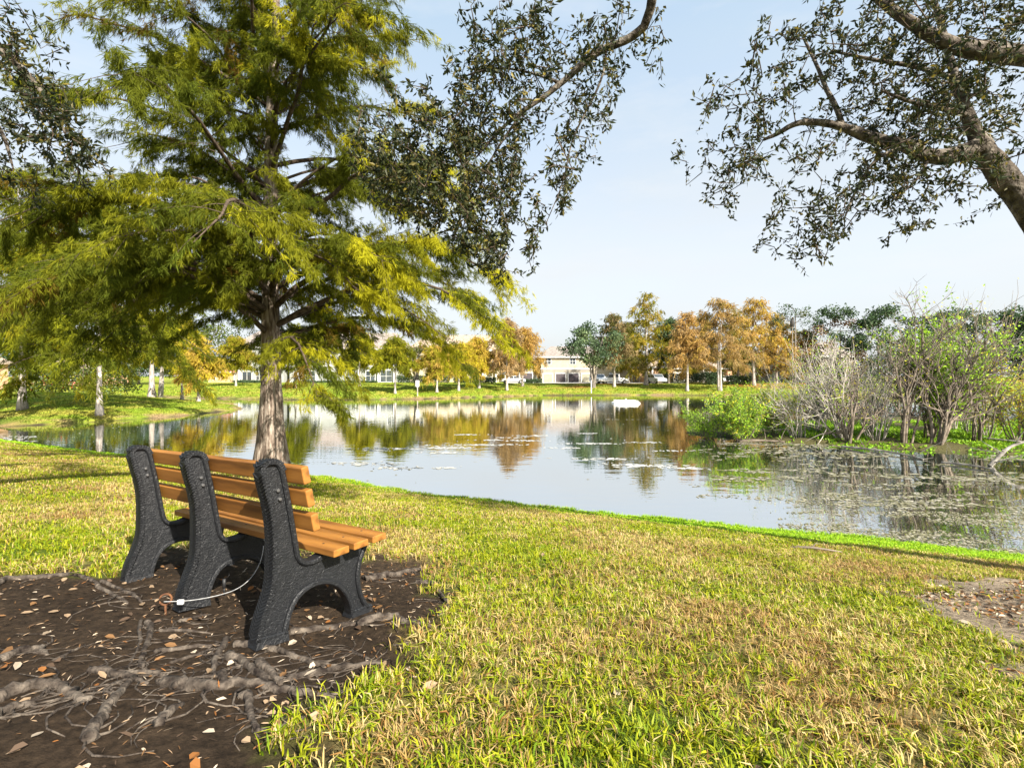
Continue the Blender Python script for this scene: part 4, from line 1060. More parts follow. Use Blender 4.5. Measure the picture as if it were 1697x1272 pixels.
# floating algae: thousands of small flat mats on the water
def algae():
    rng = np.random.default_rng(17); X, Y_, S = [], [], []
    def patch(px0, px1, py0, py1, n, s0, s1, nz=.0, sc=1.):
        n = int(n * 1.15)
        pa = rng.uniform(px0, px1, n); pb = rng.uniform(py0, py1, n)
        yy = F * (ZC - WATER) / (pb - YH); xx = (pa - CX) / F * yy
        k = (.6 * fbm(xx * .38, yy * 1.5, 71) + .4 * fbm(xx * 1.6, yy * 5, 72) > nz + .03) & (rng.random(n) < .8)
        X.append(xx[k]); Y_.append(yy[k]); S.append(rng.uniform(s0, s1, k.sum()) * .8)
    # rafts: elongated streaks of flakes
    def raft(px, py, wx, wy, n, s0=.05, s1=.22):
        cx, cy_ = wat(px, py); yy0 = F * (ZC - WATER) / (py - YH)
        xx = cx + rng.normal(size=n) * wx / F * yy0 * .5; dy = F * (ZC - WATER) / (py - YH - wy) - yy0
        yy = cy_ + rng.normal(size=n) * dy * .5
        k = rng.random(n) < .42
        X.append(xx[k]); Y_.append(yy[k]); S.append(rng.uniform(s0, s1, n)[k] * .8)
    for px, py, wx, wy, n in [(660, 743, 60, 1.4, 200), (620, 746, 30, 1, 60), (745, 742, 40, 1.8, 150), (735, 750, 30, 1.3, 80), (800, 737, 70, 1.2, 140), (770, 720, 26, .8, 60), (822, 729, 60, .9, 110), (840, 725, 45, .8, 70), (880, 722, 30, 1.1, 90),
                              (870, 730, 30, .9, 60), (735, 775, 22, 1.2, 50), (960, 735, 40, 1.2, 80), (975, 718, 18, .7, 40), (1000, 735, 26, 1, 50), (940, 742, 26, 1.2, 50), (1060, 733, 40, 1, 60), (1085, 772, 60, 2, 130), (1040, 770, 40, 1.5, 60), (1130, 776, 40, 2, 60), (1040, 695, 40, .35, 40), (1010, 685, 30, .3, 20),
                              (1110, 747, 60, 1, 70), (600, 768, 60, 3, 120), (660, 775, 50, 3, 80), (1000, 760, 70, 2, 60)]:
        raft(px, py, wx, wy, n)
    patch(1160, 1420, 728, 752, 1400, .04, .18, .46); patch(1180, 1700, 750, 800, 4600, .03, .16, .53); patch(1140, 1420, 800, 850, 800, .03, .10, .52)
    patch(1370, 1800, 800, 850, 3600, .02, .11, .51); patch(1290, 1420, 845, 888, 900, .015, .06, .44); patch(1380, 1900, 848, 925, 8000, .015, .065, .42); patch(1250, 1340, 800, 850, 260, .02, .1, .4)
    patch(560, 1240, 670, 800, 70, .03, .10, .35); patch(120, 420, 700, 750, 120, .03, .09, .3); patch(0, 60, 722, 735, 60, .05, .2, .2)
    x = np.concatenate(X); y = np.concatenate(Y_); s = np.concatenate(S)
    k = (sd_poly(x, y, POND) < -.12) & (terrain(x, y) < WATER - .01); x, y, s = x[k], y[k], s[k]; n = len(x)
    a = rng.uniform(0, 6.28, n); asp = rng.uniform(.25, .8, n)
    kk = 6; th = np.arange(kk) * 2 * PI / kk
    rr = s[:, None] * rng.uniform(.5, 1.15, (n, kk))
    lx = rr * np.cos(th); ly = rr * np.sin(th) * asp[:, None]
    px = x[:, None] + lx * np.cos(a)[:, None] - ly * np.sin(a)[:, None]; py = y[:, None] + lx * np.sin(a)[:, None] + ly * np.cos(a)[:, None]
    z = WATER + .004 + rng.uniform(0, .006, n)
    top = np.stack([px, py, np.repeat(z[:, None], kk, 1)], -1)
    ctr = np.stack([x, y, z + .012], -1)[:, None]
    V = np.concatenate([top, ctr], 1).reshape(-1, 3); b = np.arange(n)[:, None] * (kk + 1)
    Q = np.concatenate([b + np.array([[0, 1, 2, 6]]), b + np.array([[2, 3, 4, 6]]), b + np.array([[4, 5, 0, 6]])], 1).reshape(-1, 4)
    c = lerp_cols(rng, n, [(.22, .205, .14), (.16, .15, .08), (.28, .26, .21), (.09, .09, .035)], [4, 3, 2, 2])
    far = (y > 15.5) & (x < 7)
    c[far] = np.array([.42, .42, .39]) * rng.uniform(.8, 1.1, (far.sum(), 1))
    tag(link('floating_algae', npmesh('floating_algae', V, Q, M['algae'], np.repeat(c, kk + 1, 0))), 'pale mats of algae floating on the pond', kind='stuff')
algae()

# ------------------------------------------------------------------ broad-leaved trees and hedges far off
def leafy_mesh(seed, H, RR, r0, hb, nclump, nleaf, ls, cols, w, trunks=1, squash=.8):
    rng = np.random.default_rng(seed); T = Tubes(); B = Tubes()
    cen = []
    for i in range(nclump):
        a = rng.uniform(0, 6.28); q = math.sqrt(rng.random()); t = rng.uniform(0, 1)
        rad = RR * (math.sin(PI * min(1, .18 + .82 * (1 - t)) * .62 + .25)) * q * .95
        cen.append([math.cos(a) * rad, math.sin(a) * rad, hb + (H - hb) * t * .93])
    cen = np.array(cen)
    for k in range(trunks):
        a = k * 2.1 + seed; lean = .35 * RR if trunks > 1 else .05
        P = np.array([[0.05 * k, 0, -.2], [lean * .25 * math.cos(a), lean * .25 * math.sin(a), hb * .6], [lean * .6 * math.cos(a), lean * .6 * math.sin(a), hb + (H - hb) * .3], [lean * math.cos(a), lean * math.sin(a), hb + (H - hb) * .7]])
        P = np.array(smooth_path(P, 2)); T.add(P, r0 * np.linspace(1.15, .15, len(P)), 8)
    sk = [p for p in (T.V[0].reshape(-1, 3))]
    sk = [np.array([0, 0, z]) for z in np.linspace(hb * .7, H * .75, 8)]
    for p, L in grow(sk, cen, rng, seg=.8): B.add(p, np.linspace(r0 * .28, .012, len(p)), 4, cap=False)
    P, D, C = [], [], []
    for c in cen:
        n = int(nleaf * rng.uniform(.5, 1.4)); cr = RR * rng.uniform(.16, .34)
        v = rng.normal(size=(n, 3)); v /= np.linalg.norm(v, axis=1)[:, None]; v *= (rng.random((n, 1)) ** .45) * cr; v[:, 2] *= squash
        P.append(c + v); d = rng.normal(size=(n, 3)); d[:, 2] -= .2; d /= np.linalg.norm(d, axis=1)[:, None]; D.append(d * ls * rng.uniform(.6, 1.3, (n, 1)))
        C.append(lerp_cols(rng, 1, cols, w) * rng.uniform(.7, 1.35, (n, 1)))
    P = np.vstack(P); D = np.vstack(D); C = np.vstack(C); V, Q = kites(P, D, perp(D, rng) * ls * .33, .5)
    return T, B, (V, Q, np.repeat(C, 4, 0))

def lt(label, px, Y, top, halfw, cols, w, seed, low=None, nclump=46, nleaf=110, ls=.38, r0=.22, trunks=1, group=None, py=None, name='broadleaf_tree', cat='tree'):
    x = (px - CX) / F * Y; z = gz(x, Y); H = (YH - top) / F * Y + ZC - z
    hb = H * .25 if low is None else (YH - low) / F * Y + ZC - z
    T, B, lf = leafy_mesh(seed, H, halfw / F * Y, r0, hb, nclump, nleaf, ls, cols, w, trunks)
    return place_tree(name, label, cat, (x, Y, z), T, B, lf, group, 'grey_bark', leafmat='oak_leaf')
G1 = (.075, .115, .055); G2 = (.05, .085, .035); G3 = (.11, .15, .06); G4 = (.12, .13, .05)
lt('grey green many stemmed oak before the beige garages', 983, 80, 538, 52, [G1, G2, G3], [3, 2, 2], 301, low=600, trunks=4, nclump=60)
lt('small dark green tree beside the parked silver car', 1108, 93, 530, 30, [G2, G1], [2, 1], 302, low=595)
lt('bare branched grey tree with a few leaves before the dark hedge', 690, 72, 570, 34, [G4, OL, (.2, .13, .05)], [2, 1, 2], 303, low=605, trunks=3, nclump=24, nleaf=50)
lt('small green tree between the two orange cypresses on the right', 1224, 88, 565, 26, [OL, G4, G2], [2, 2, 1], 304, low=610)
for i, (lab, px, Y, top, hw, cols, w) in enumerate([('olive green cypress filling the gap right of the tall golden one', 1108, 95, 528, 40, [OL, GO, YG], [3, 1, 1]), ('olive gold cypress behind the orange one', 1165, 97, 522, 42, [GO, OL, BR], [2, 2, 1]),
                                                     ('green gold cypress behind the twin white trunked one', 1222, 99, 518, 44, [OL, GO, YG], [2, 2, 1]), ('pale gold cypress at the left end of the thicket', 1287, 92, 522, 40, [GO, BR, OL], [2, 2, 1]), ('thin olive cypress between the dark green oak and the golden tree', 1042, 97, 535, 34, [OL, GO], [2, 1])]):
    cy(lab, px, 640, Y, top, hw, cols, w, 70 + i, lowest=614, r0=.2, bl=.6, bw=.05, prof=.5, nb=34, ns=12, nspray=14, group='cypress trees standing behind the far row')
BT = [(1392, 92, 505, 48, 'dark green tree with a brown left side behind the thicket', [G2, G1, (.16, .09, .04)], [3, 2, 1]), (1455, 88, 500, 46, 'dark green pine-like tree behind the middle of the thicket', [G2, G1], [2, 1]),
      (1525, 95, 520, 44, 'grey green tree behind the tall dark stemmed shrub', [G1, G2], [1, 1]), (1590, 84, 508, 50, 'broad green tree behind the vine covered shrub', [G1, G2, G3], [2, 2, 1]),
      (1660, 82, 515, 52, 'dark green tree behind the tallest bare shrub', [G2, G1], [2, 1]), (1730, 78, 500, 60, 'dark tree cut by the right edge of the photo', [G2, G1], [3, 1]), (1330, 98, 540, 32, 'brown orange low tree behind the left part of the thicket', [BR, OR, G4], [2, 1, 1])]
for i, (px, Y, top, hw, lab, cols, w) in enumerate(BT): lt(lab, px, Y, top, hw, cols, w, 320 + i, low=625, nclump=60, nleaf=110, ls=.42, group='trees beyond the marsh')
lt('thin open tree with few leaves carrying a perched dark bird', 1318, 88, 502, 34, [G4, G2], [1, 2], 340, low=545, nclump=26, nleaf=34, ls=.35, r0=.2)
# green wall of trees and houses' gardens behind the left spit
for i, (px, Y, top, hw, lab, cols, w) in enumerate([(-20, 74, 470, 90, 'big dark green tree far behind the left edge', [G2, OL], [2, 1]), (110, 78, 500, 80, 'olive green tree behind the low peach house on the left', [OL, G2], [1, 2]), (230, 84, 520, 70, 'dark green tree behind the spit between the two left houses', [G2, G1], [2, 1]),
                                                   (330, 112, 530, 70, 'olive tree rising behind the left end of the grey townhouse', [OL, G2], [2, 1]), (560, 118, 545, 90, 'green tree crown behind the grey townhouse roof', [G1, OL], [1, 1]), (760, 116, 560, 80, 'green tree crown behind the cream townhouse', [OL, G1], [1, 1])]):
    lt(lab, px, Y, top, hw, cols, w, 350 + i, low=615, nclump=60, nleaf=100, ls=.5, group='trees behind the houses')

def hedge(label, px0, px1, Y, top, depth, cols, w, seed, n=2600, ls=.22, name='hedge', cat='hedge', group='clipped hedges along the houses'):
    rng = np.random.default_rng(seed); x0 = (px0 - CX) / F * Y; x1 = (px1 - CX) / F * Y; z = gz((x0 + x1) / 2, Y); H = (YH - top) / F * Y + ZC - z
    a = rng.uniform(0, 1, n); L = x1 - x0
    u = rng.uniform(-1, 1, n); v = rng.uniform(0, 1, n) ** .7
    hx = H * (.85 + .3 * fbm(a * L * .5, a * 0, seed)) * (1 - .25 * np.abs(u) ** 4)
    P = np.stack([(a - .5) * L, u * depth / 2 * (1 - .2 * v), v * hx], 1)
    D = rng.normal(size=(n, 3)); D /= np.linalg.norm(D, axis=1)[:, None]; D *= ls * rng.uniform(.6, 1.3, (n, 1))
    V, Q = kites(P, D, perp(D, rng) * ls * .35, .5)
    o = tag(link(name, npmesh(name, V, Q, M['oak_leaf'], np.repeat(lerp_cols(rng, n, cols, w), 4, 0), smooth=False)), label, cat, group); o.location = ((x0 + x1) / 2, Y, z)
    return o
hedge('long dark green hedge under the cream townhouse', 658, 745, 90, 622, 1.6, [G2, (.035, .06, .02)], [1, 1], 401, 4200)
hedge('low dark hedge left of the parked white car', 752, 822, 92, 625, 1.6, [G2, (.035, .06, .02)], [1, 1], 402, 3200)
hedge('clipped dark box hedge on the right before the peach house', 1168, 1196, 86, 616, 2, [G2, G1], [1, 1], 403, 2600)
hedge('flat topped dark green hedge beside the gold cypress', 1206, 1242, 86, 622, 2.2, [G2, (.035, .06, .02)], [1, 1], 404, 2600)
hedge('small hedge between the car and the beige garages', 868, 898, 94, 628, 1.4, [G2, G1], [1, 1], 405, 1400)
hedge('dark hedge before the grey townhouse left of the big trunk', 388, 440, 92, 630, 1.6, [G2, G1], [1, 1], 406, 2400)
hedge('low hedge before the grey townhouse right of the big trunk', 486, 625, 93, 631, 1.4, [G2, G1], [1, 1], 407, 3600)
hedge('dark green hedge behind the parked silver car', 1096, 1166, 95, 618, 2, [G2, G1], [1, 1], 408, 3600)
hedge('leafy shrub border with red and yellow leaves before the left house', 35, 118, 52, 608, 2.6, [G3, OL, (.35, .05, .03), YG], [3, 3, .35, 2], 409, 3200, .26)
hedge('green shrub border right of the red leaved one', 122, 225, 55, 606, 2.6, [G3, OL, YG], [3, 3, 1], 410, 3200, .26)

# ------------------------------------------------------------------ houses
def win(root, xa, xb, za, zb, y, nx=2, nz=2, name='window', pane='glass'):
    t = .09
    f = MB()
    f.box(xa, xa + t, y - .07, y + .05, za, zb); f.box(xb - t, xb, y - .07, y + .05, za, zb)
    f.box(xa + t, xb - t, y - .07, y + .05, za, za + t); f.box(xa + t, xb - t, y - .07, y + .05, zb - t, zb)
    for i in range(1, nx):
        c = xa + (xb - xa) * i / nx; f.box(c - .03, c + .03, y - .05, y + .04, za + t, zb - t)
    for j in range(1, nz):
        c = za + (zb - za) * j / nz; f.box(xa + t, xb - t, y - .047, y + .037, c - .03, c + .03)
    fo = f.build(name, M['white'], root)
    MB().box(xa + t * .5, xb - t * .5, y - .02, y + .02, za + t * .5, zb - t * .5).build('pane', M[pane], fo)
    return fo

def house(name, label, px0, px1, Y, eave, ridge, wall, roof, wins=(), doors=(), garages=(), cols=(), bands=(), depth=11, cat='house', hip=3.2, group='houses around the pond', over=.5, lower=None):
    """px values are read on the facade's own plane, at distance Y"""
    k = Y / F; X = lambda p: (p - CX) * k
    xa, xb = X(px0), X(px1); xm = (xa + xb) / 2; zg = gz(xm, Y)
    Zp = lambda p: ZC - (p - YH) * k - zg
    root = empty(name, (xm, Y, zg)); tag(root, label, cat, group)
    ze = Zp(eave); zr = Zp(ridge); a, b = xa - xm, xb - xm
    MB().box(a, b, 0, depth, -.6, ze).build('wall', M[wall], root)
    hp = min(hip, (b - a) * .45); o = over
    r = MB(); e = [(a - o, -o, ze), (b + o, -o, ze), (b + o, depth + o, ze), (a - o, depth + o, ze)]
    lo = [(x, y, z - .18) for x, y, z in e]
    rd = [(a + hp, depth / 2, zr), (b - hp, depth / 2, zr)]
    r.poly(e + lo + rd, [(0, 1, 9, 8), (1, 2, 9), (2, 3, 8, 9), (3, 0, 8), (4, 5, 1, 0), (5, 6, 2, 1), (6, 7, 3, 2), (7, 4, 0, 3), (7, 6, 5, 4)])
    r.build('roof', M[roof], root)
    MB().box(a - o - .02, b + o + .02, -o - .03, -o - .002, ze - .2, ze + .0).build('fascia', M['white'], root)
    for (w0, w1, t0, t1, nx, nz) in wins: win(root, X(w0) - xm, X(w1) - xm, Zp(t1), Zp(t0), -.02, nx, nz)
    for (w0, w1, t0, t1, pane) in doors: 
        f = win(root, X(w0) - xm, X(w1) - xm, max(Zp(t1), .02), Zp(t0), -.02, 2 if (w1 - w0) > 8 else 1, 2, 'door', pane)
    for (w0, w1, t0, mt) in garages:
        x0, x1, zt = X(w0) - xm, X(w1) - xm, Zp(t0)
        g = MB()
        for j in range(4): g.box(x0, x1, -.10, -.02, .02 + j * zt / 4, .02 + (j + 1) * zt / 4 - .02)
        go = g.build('garage_door', M[mt], root)
        f = MB(); f.box(x0 - .16, x0 - .004, -.14, .05, 0, zt + .15); f.box(x1 + .004, x1 + .16, -.14, .05, 0, zt + .15); f.box(x0 - .004, x1 + .004, -.14, .05, zt + .006, zt + .15)
        f.build('surround', M['white'], go)
    for (c0, t0) in cols:
        x = X(c0) - xm; MB().box(x - .16, x + .16, -.62, -.3, -.4, Zp(t0)).build('column', M['white'], root, bevel=.02)
    for (w0, w1, t0, t1, mt, dp) in bands:
        MB().box(X(w0) - xm, X(w1) - xm, -dp, .003, max(Zp(t1), -.3), Zp(t0)).build('trim' if t1 - t0 < 4 else 'porch', M[mt], root)
    return root
house('townhouse', 'grey green two storey townhouse left of the big cypress trunk', 383, 470, 100, 575, 545, 'grey_wall', 'tile', depth=10,
      wins=[(401, 418, 615, 632, 2, 1), (424, 436, 616, 630, 2, 2), (402, 414, 588, 600, 2, 2), (424, 436, 588, 600, 2, 2), (442, 452, 616, 630, 1, 2)], doors=[(456, 466, 615, 634, 'screen')], cols=[(390, 600), (398, 600), (440, 600), (454, 600)], bands=[(383, 470, 606, 608, 'white', .12)])
house('townhouse', 'long grey townhouse with white framed screened porches behind the drooping branches', 480, 672, 100, 578, 548, 'grey_wall', 'tile', depth=10,
      wins=[(486, 494, 617, 632, 1, 2), (606, 622, 614, 631, 2, 2), (540, 552, 614, 630, 2, 2), (560, 572, 588, 600, 2, 2), (520, 532, 588, 600, 2, 2), (604, 618, 588, 600, 2, 2), (642, 656, 588, 600, 2, 2)],
      doors=[(506, 522, 614, 636, 'screen'), (630, 650, 613, 637, 'screen'), (574, 590, 614, 636, 'screen')], cols=[(502, 606), (526, 606), (628, 606), (654, 606), (596, 606)], bands=[(480, 672, 605, 607.5, 'white', .14), (590, 620, 600, 605, 'white', .10)])
house('townhouse', 'cream townhouse behind the long dark hedge', 676, 832, 104, 580, 552, 'cream', 'tile_tan', depth=10,
      wins=[(704, 716, 617, 630, 2, 2), (752, 764, 617, 630, 2, 2), (784, 796, 617, 630, 2, 2), (690, 702, 588, 600, 2, 2), (726, 740, 588, 600, 2, 2), (770, 782, 588, 600, 2, 2), (806, 818, 588, 600, 2, 2)], doors=[(806, 816, 616, 636, 'screen')], cols=[(800, 612), (822, 612)], bands=[(676, 832, 606, 608, 'white', .12)])
house('townhouse', 'white trimmed house with a dark garage behind the parked white car', 834, 892, 103, 596, 570, 'taupe', 'tile', depth=10,
      wins=[(872, 882, 602, 612, 2, 2)], garages=[(843, 860, 618, 'garage_dark'), (866, 882, 618, 'garage_dark')], cols=[(838, 612), (889, 612)])
house('townhouse', 'beige two storey house with four garage doors and a grey tiled roof', 897, 1042, 101, 591, 571, 'cream', 'tile', depth=12, hip=2.4,
      wins=[(902, 913.5, 592.8, 604, 2, 2), (944, 954, 593, 604, 2, 2), (1004, 1016, 593, 604, 2, 2)],
      garages=[(900.5, 915, 619, 'garage_beige'), (921, 937, 619, 'garage_dark'), (942, 959, 619, 'garage_dark'), (964, 978, 619, 'garage_beige')], bands=[(896.6, 982, 611, 636, 'taupe', .014), (896, 983, 610, 612, 'white', .10)], doors=[(1010, 1018, 617, 636, 'screen')])
house('house', 'peach single storey house with an orange garage door behind the tall golden cypress', 1043, 1112, 102, 608, 590, 'peach', 'tile_tan', depth=10,
      wins=[(1051, 1056, 616, 632, 1, 2)], garages=[(1060, 1077, 617, 'garage_peach')], cols=[(1046, 610), (1080, 610)])
house('house', 'pale house with tan roof seen between the orange cypresses', 1116, 1200, 106, 610, 588, 'white_wall', 'tile_tan', depth=10, wins=[(1126, 1134, 618, 630, 2, 2), (1150, 1160, 618, 630, 2, 2)], doors=[(1180, 1187, 616, 636, 'screen')])
house('house', 'peach house with tan roof at the right end of the far row', 1206, 1290, 108, 610, 588, 'peach', 'tile_tan', depth=10, wins=[(1214, 1222, 618, 630, 2, 2), (1262, 1270, 618, 630, 2, 2)], garages=[(1236, 1252, 618, 'garage_beige')])
house('house', 'house with a dark roof and white window behind the marsh thicket', 1300, 1420, 100, 590, 566, 'taupe', 'tile', depth=10, wins=[(1309, 1323, 596, 612, 2, 3), (1350, 1362, 598, 612, 2, 2)])
house('house', 'cream house cut by the left edge of the photo', -120, -45, 57, 600, 572, 'peach', 'tile_tan', depth=4, wins=[(-80, -64, 612, 632, 2, 2)])
house('house', 'low peach house behind the flowering border on the left', 20, 140, 74, 612, 590, 'peach', 'tile_tan', depth=9, wins=[(60, 76, 618, 630, 2, 2), (110, 126, 618, 630, 2, 2)])
house('house', 'peach house with red roof left of the grey green townhouse', 345, 381, 98, 616, 600, 'peach', 'tile_red', depth=9, wins=[(352, 358, 620, 630, 1, 2)], hip=1.8)
# concrete drive before the garages
dx = np.linspace((836 - CX) / F * 96, (1130 - CX) / F * 96, 40); dy = np.linspace(93.5, 100.2, 6); DX, DY = np.meshgrid(dx, dy); DZ = terrain(DX, DY) + .035
ii = np.arange(240).reshape(6, 40); Qd = np.stack([ii[:-1, :-1], ii[:-1, 1:], ii[1:, 1:], ii[1:, :-1]], -1).reshape(-1, 4)
tag(link('driveway', npmesh('driveway', np.stack([DX, DY, DZ], -1).reshape(-1, 3), Qd, M['concrete'])), kind='structure')

# ------------------------------------------------------------------ cars
def car(kind):
    L, Wd, Hh = (4.6, 1.8, 1.45) if kind == 'sedan' else ((4.7, 1.9, 1.75) if kind == 'suv' else (5.4, 1.95, 1.85))
    root = empty('parked_car')
    h = L / 2; bl = .78 if kind == 'sedan' else .95
    if kind == 'sedan': out = [(-h, .35), (-h, .70), (-h + .1, .86), (-h + .85, .93), (-h + 1.25, 1.02), (-h + 1.65, Hh), (h - 1.9, Hh + .01), (h - 1.15, .98), (h - .3, .84), (h, .68), (h, .35)]
    elif kind == 'suv': out = [(-h, .4), (-h, .95), (-h + .12, 1.1), (-h + .3, Hh - .08), (-h + .6, Hh), (h - 1.9, Hh), (h - 1.2, 1.12), (h - .25, .98), (h, .8), (h, .4)]
    else: out = [(-h, .5), (-h, 1.05), (-h + 1.7, 1.07), (-h + 1.75, Hh - .06), (-h + 1.95, Hh), (h - 2.0, Hh), (h - 1.35, 1.15), (h - .2, 1.05), (h, .9), (h, .5)]
    wx = (-h + .85, h - .9); low = []
    for c in wx[::-1]:
        low += [(c + .40 * math.cos(t), .36 + .40 * math.sin(t)) for t in np.linspace(0, PI, 7)]
    out = out + [(p[0], max(p[1], .32)) for p in low]
    MB().prism(out, -Wd / 2, Wd / 2).build('body', M['car_white'], root, bevel=.06)
    top = [p for p in out if p[1] > 1.0 and p not in low]
    z0 = bl + .18; hi = Hh - .10
    a, b = (-h + 1.45, h - 1.45) if kind == 'sedan' else ((-h + .45, h - 1.55) if kind == 'suv' else (-h + 1.9, h - 1.75))
    for s in (-1, 1):
        y = s * (Wd / 2 + .004)
        g = MB(); m = (a + b) / 2
        g.prism([(a, z0), (m - .05, z0), (m - .05, hi), (a + .15, hi)], min(y, y - s * .03), max(y, y - s * .03)); g.prism([(m + .05, z0), (b + .3, z0), (b - .05, hi), (m + .05, hi)], min(y, y - s * .03), max(y, y - s * .03))
        g.build('side_window', M['glass'], root)
    for c in wx:
        for s in (-1, 1):
            w = MB().cyl((c, s * (Wd / 2 - .12) - .11, .33), .33, .22, 20, 'y').build('wheel', M['tyre'], root, bevel=.02)
            MB().cyl((c, s * (Wd / 2 - .12) - .115, .33), .20, .23, 14, 'y').build('rim', M['rim'], w)
    for s in (-1, 1):
        MB().box(h - .06, h + .015, s * Wd * .36 - .18, s * Wd * .36 + .18, .66, .80).build('headlight', M['lamp'], root, bevel=.01)
        MB().box(-h - .015, -h + .05, s * Wd * .38 - .14, s * Wd * .38 + .14, .74, .92).build('tail_light', M['red_lamp'], root, bevel=.01)
    # windscreen and rear window as panes proud of the body
    def slab(p, q, nm):
        n = np.array([-(q[1] - p[1]), q[0] - p[0]]); n = n / np.linalg.norm(n) * .012; n = n if n[1] > 0 else -n
        p2 = np.array(p) + (np.array(q) - np.array(p)) * .1; q2 = np.array(q) - (np.array(q) - np.array(p)) * .1
        MB().prism([tuple(p2 - n), tuple(q2 - n), tuple(q2 + n), tuple(p2 + n)], -Wd / 2 + .12, Wd / 2 - .12).build(nm, M['glass'], root)
    fi = [i for i, p in enumerate(out) if p[1] >= Hh - .001][-1]
    slab(out[fi], out[fi + 1], 'windscreen')
    ri = [i for i, p in enumerate(out) if p[1] >= Hh - .001][0]
    slab(out[ri - 1], out[ri], 'rear_window')
    return root
def put_car(o, label, px, Y, rz, group='cars parked at the garages'):
    x = (px - CX) / F * Y; o.location = (x, Y, gz(x, Y) + .04); o.rotation_euler = (0, 0, rz); tag(o, label, 'car', group); return o
sed = put_car(car('sedan'), 'white saloon car parked behind the orange cypresses', 850, 92, R(8))
suv = put_car(car('suv'), 'white sport utility car parked nearest the beige garages', 992, 93, R(-75))
put_car(car('pickup'), 'white pickup truck parked right of the white sport utility car', 1017, 92, R(178))
c4 = put_car(copy_tree(suv), 'silver car parked before the dark green hedge on the right', 1088, 92, R(-80))
for ch in c4.children:
    if ch.name.startswith('body'):
        ch.data = ch.data.copy(); ch.data.materials[0] = M['car_silver']
put_car(copy_tree(sed), 'white car half hidden behind the twin white trunked cypress', 1205, 94, R(180))

# ------------------------------------------------------------------ small things by the far shore
def signpost(label, px, py, Y, h, plate):
    x = (px - CX) / F * Y; z = gz(x, Y); root = empty('signpost' if plate else 'marker_post', (x, Y, z)); tag(root, label, 'sign' if plate else 'post')
    MB().box(-.06, .06, -.06, .06, -.3, h).build('post', M['far_bark' if plate else 'white'], root, bevel=.01)
    if plate: MB().box(-.22, .22, -.10, -.062, h - .75, h + .05).build('sign_plate', M['white'], root, bevel=.01)
    else: MB().poly([(-.07, -.07, h + .003), (.07, -.07, h + .003), (.07, .07, h + .003), (-.07, .07, h + .003), (0, 0, h + .12)], [(3, 2, 1, 0), (0, 1, 4), (1, 2, 4), (2, 3, 4), (3, 0, 4)]).build('cap', M['white'], root)
signpost('grey signpost with a small white plate by the far shore', 692, 654, 63, 2.0, True)
signpost('slim white marker post on the bank before the oak', 980, 645, 74, 1.9, False)

def float_():
    x, y = wat(1037, 668); root = empty('floating_fountain', (x, y, WATER)); tag(root, 'low white floating fountain on the far water', 'fountain')
    k = 1.4
    MB().prism([(-k, -.05), (-k, .12), (-k + .25, .20), (k - .25, .20), (k, .12), (k, -.05)], -.7, .7).build('float', M['white'], root, bevel=.05)
    MB().cyl((0, 0, .202), .5, .14, 20, 'z', .35).cyl((0, 0, .343), .10, .16, 12).build('nozzle', M['concrete'], root)
    t = Tubes(); a = np.linspace(-k + .2, k - .2, 9)
    for s in (-1, 1): t.add(np.stack([a, 0 * a + s * .66, .30 + .0 * a], 1), .035, 6)
    link('rail', t.mesh('rail', M['white']), root)
float_()

def bird():
    Y = 84; p = wpt(1313, 540, Y); root = empty('perched_bird', p); tag(root, 'large dark bird perched upright on top of a thin bare pole', 'bird')
    rings = [(-.30, .05, .02), (-.15, .12, .03), (.1, .24, .0), (.45, .30, -.04), (.8, .27, -.03), (1.05, .17, -.0), (1.2, .125, -.04), (1.36, .15, -.07), (1.48, .11, -.07), (1.54, .03, -.06)]
    vs = []; k = 12
    for z, r, dy in rings:
        for i in range(k):
            a = 2 * PI * i / k; vs.append((r * math.cos(a), dy + r * .85 * math.sin(a), z))
    fs = [(i * k + j, i * k + (j + 1) % k, (i + 1) * k + (j + 1) % k, (i + 1) * k + j) for i in range(len(rings) - 1) for j in range(k)] + [tuple(range(k))[::-1], tuple(range((len(rings) - 1) * k, len(rings) * k))]
    MB().poly(vs, fs).build('body', M['feather'], root, smooth=True)
    for s in (-1, 1):
        MB().prism([(.95, -.10), (.75, .18), (.2, .22), (-.38, .06), (-.30, -.02), (.2, -.16)], 0, .06, 'y').build('wing', M['feather'], root, bevel=.02).matrix_local = Matrix(((0, s, 0, s * .24), (0, 0, 1, 0), (1, 0, 0, .05), (0, 0, 0, 1)))
        MB().cyl((s * .08, -.05, -.28), .025, .2, 6).build('leg', M['beak'], root)
    MB().prism([(-.30, -.02), (-.85, .10), (-.82, .16), (-.25, .12)], -.12, .12, 'y').build('tail', M['feather'], root).matrix_local = Matrix(((0, 1, 0, 0), (0, 0, 1, .02), (1, 0, 0, .05), (0, 0, 0, 1)))
    t = Tubes(); t.add([(0, -.19, 1.38), (0, -.34, 1.34), (0, -.40, 1.26)], [.05, .035, .008], 6); link('beak', t.mesh('beak', M['beak']), root)
    x, z = p[0], p[2] - .28; g = gz(x, Y)
    r2 = empty('bare_pole', (x, Y, g)); tag(r2, 'thin bare pole holding up the perched dark bird', 'pole')
    t = Tubes(); t.add([(0, 0, -.3), (.05, 0, (z - g) * .5), (0, 0, z - g)], [.13, .10, .06], 8); t.add([(-.5, 0, z - g - .02), (.5, 0, z - g - .06)], .03, 6)
    link('shaft', t.mesh('shaft', M['grey_bark']), r2)
bird()

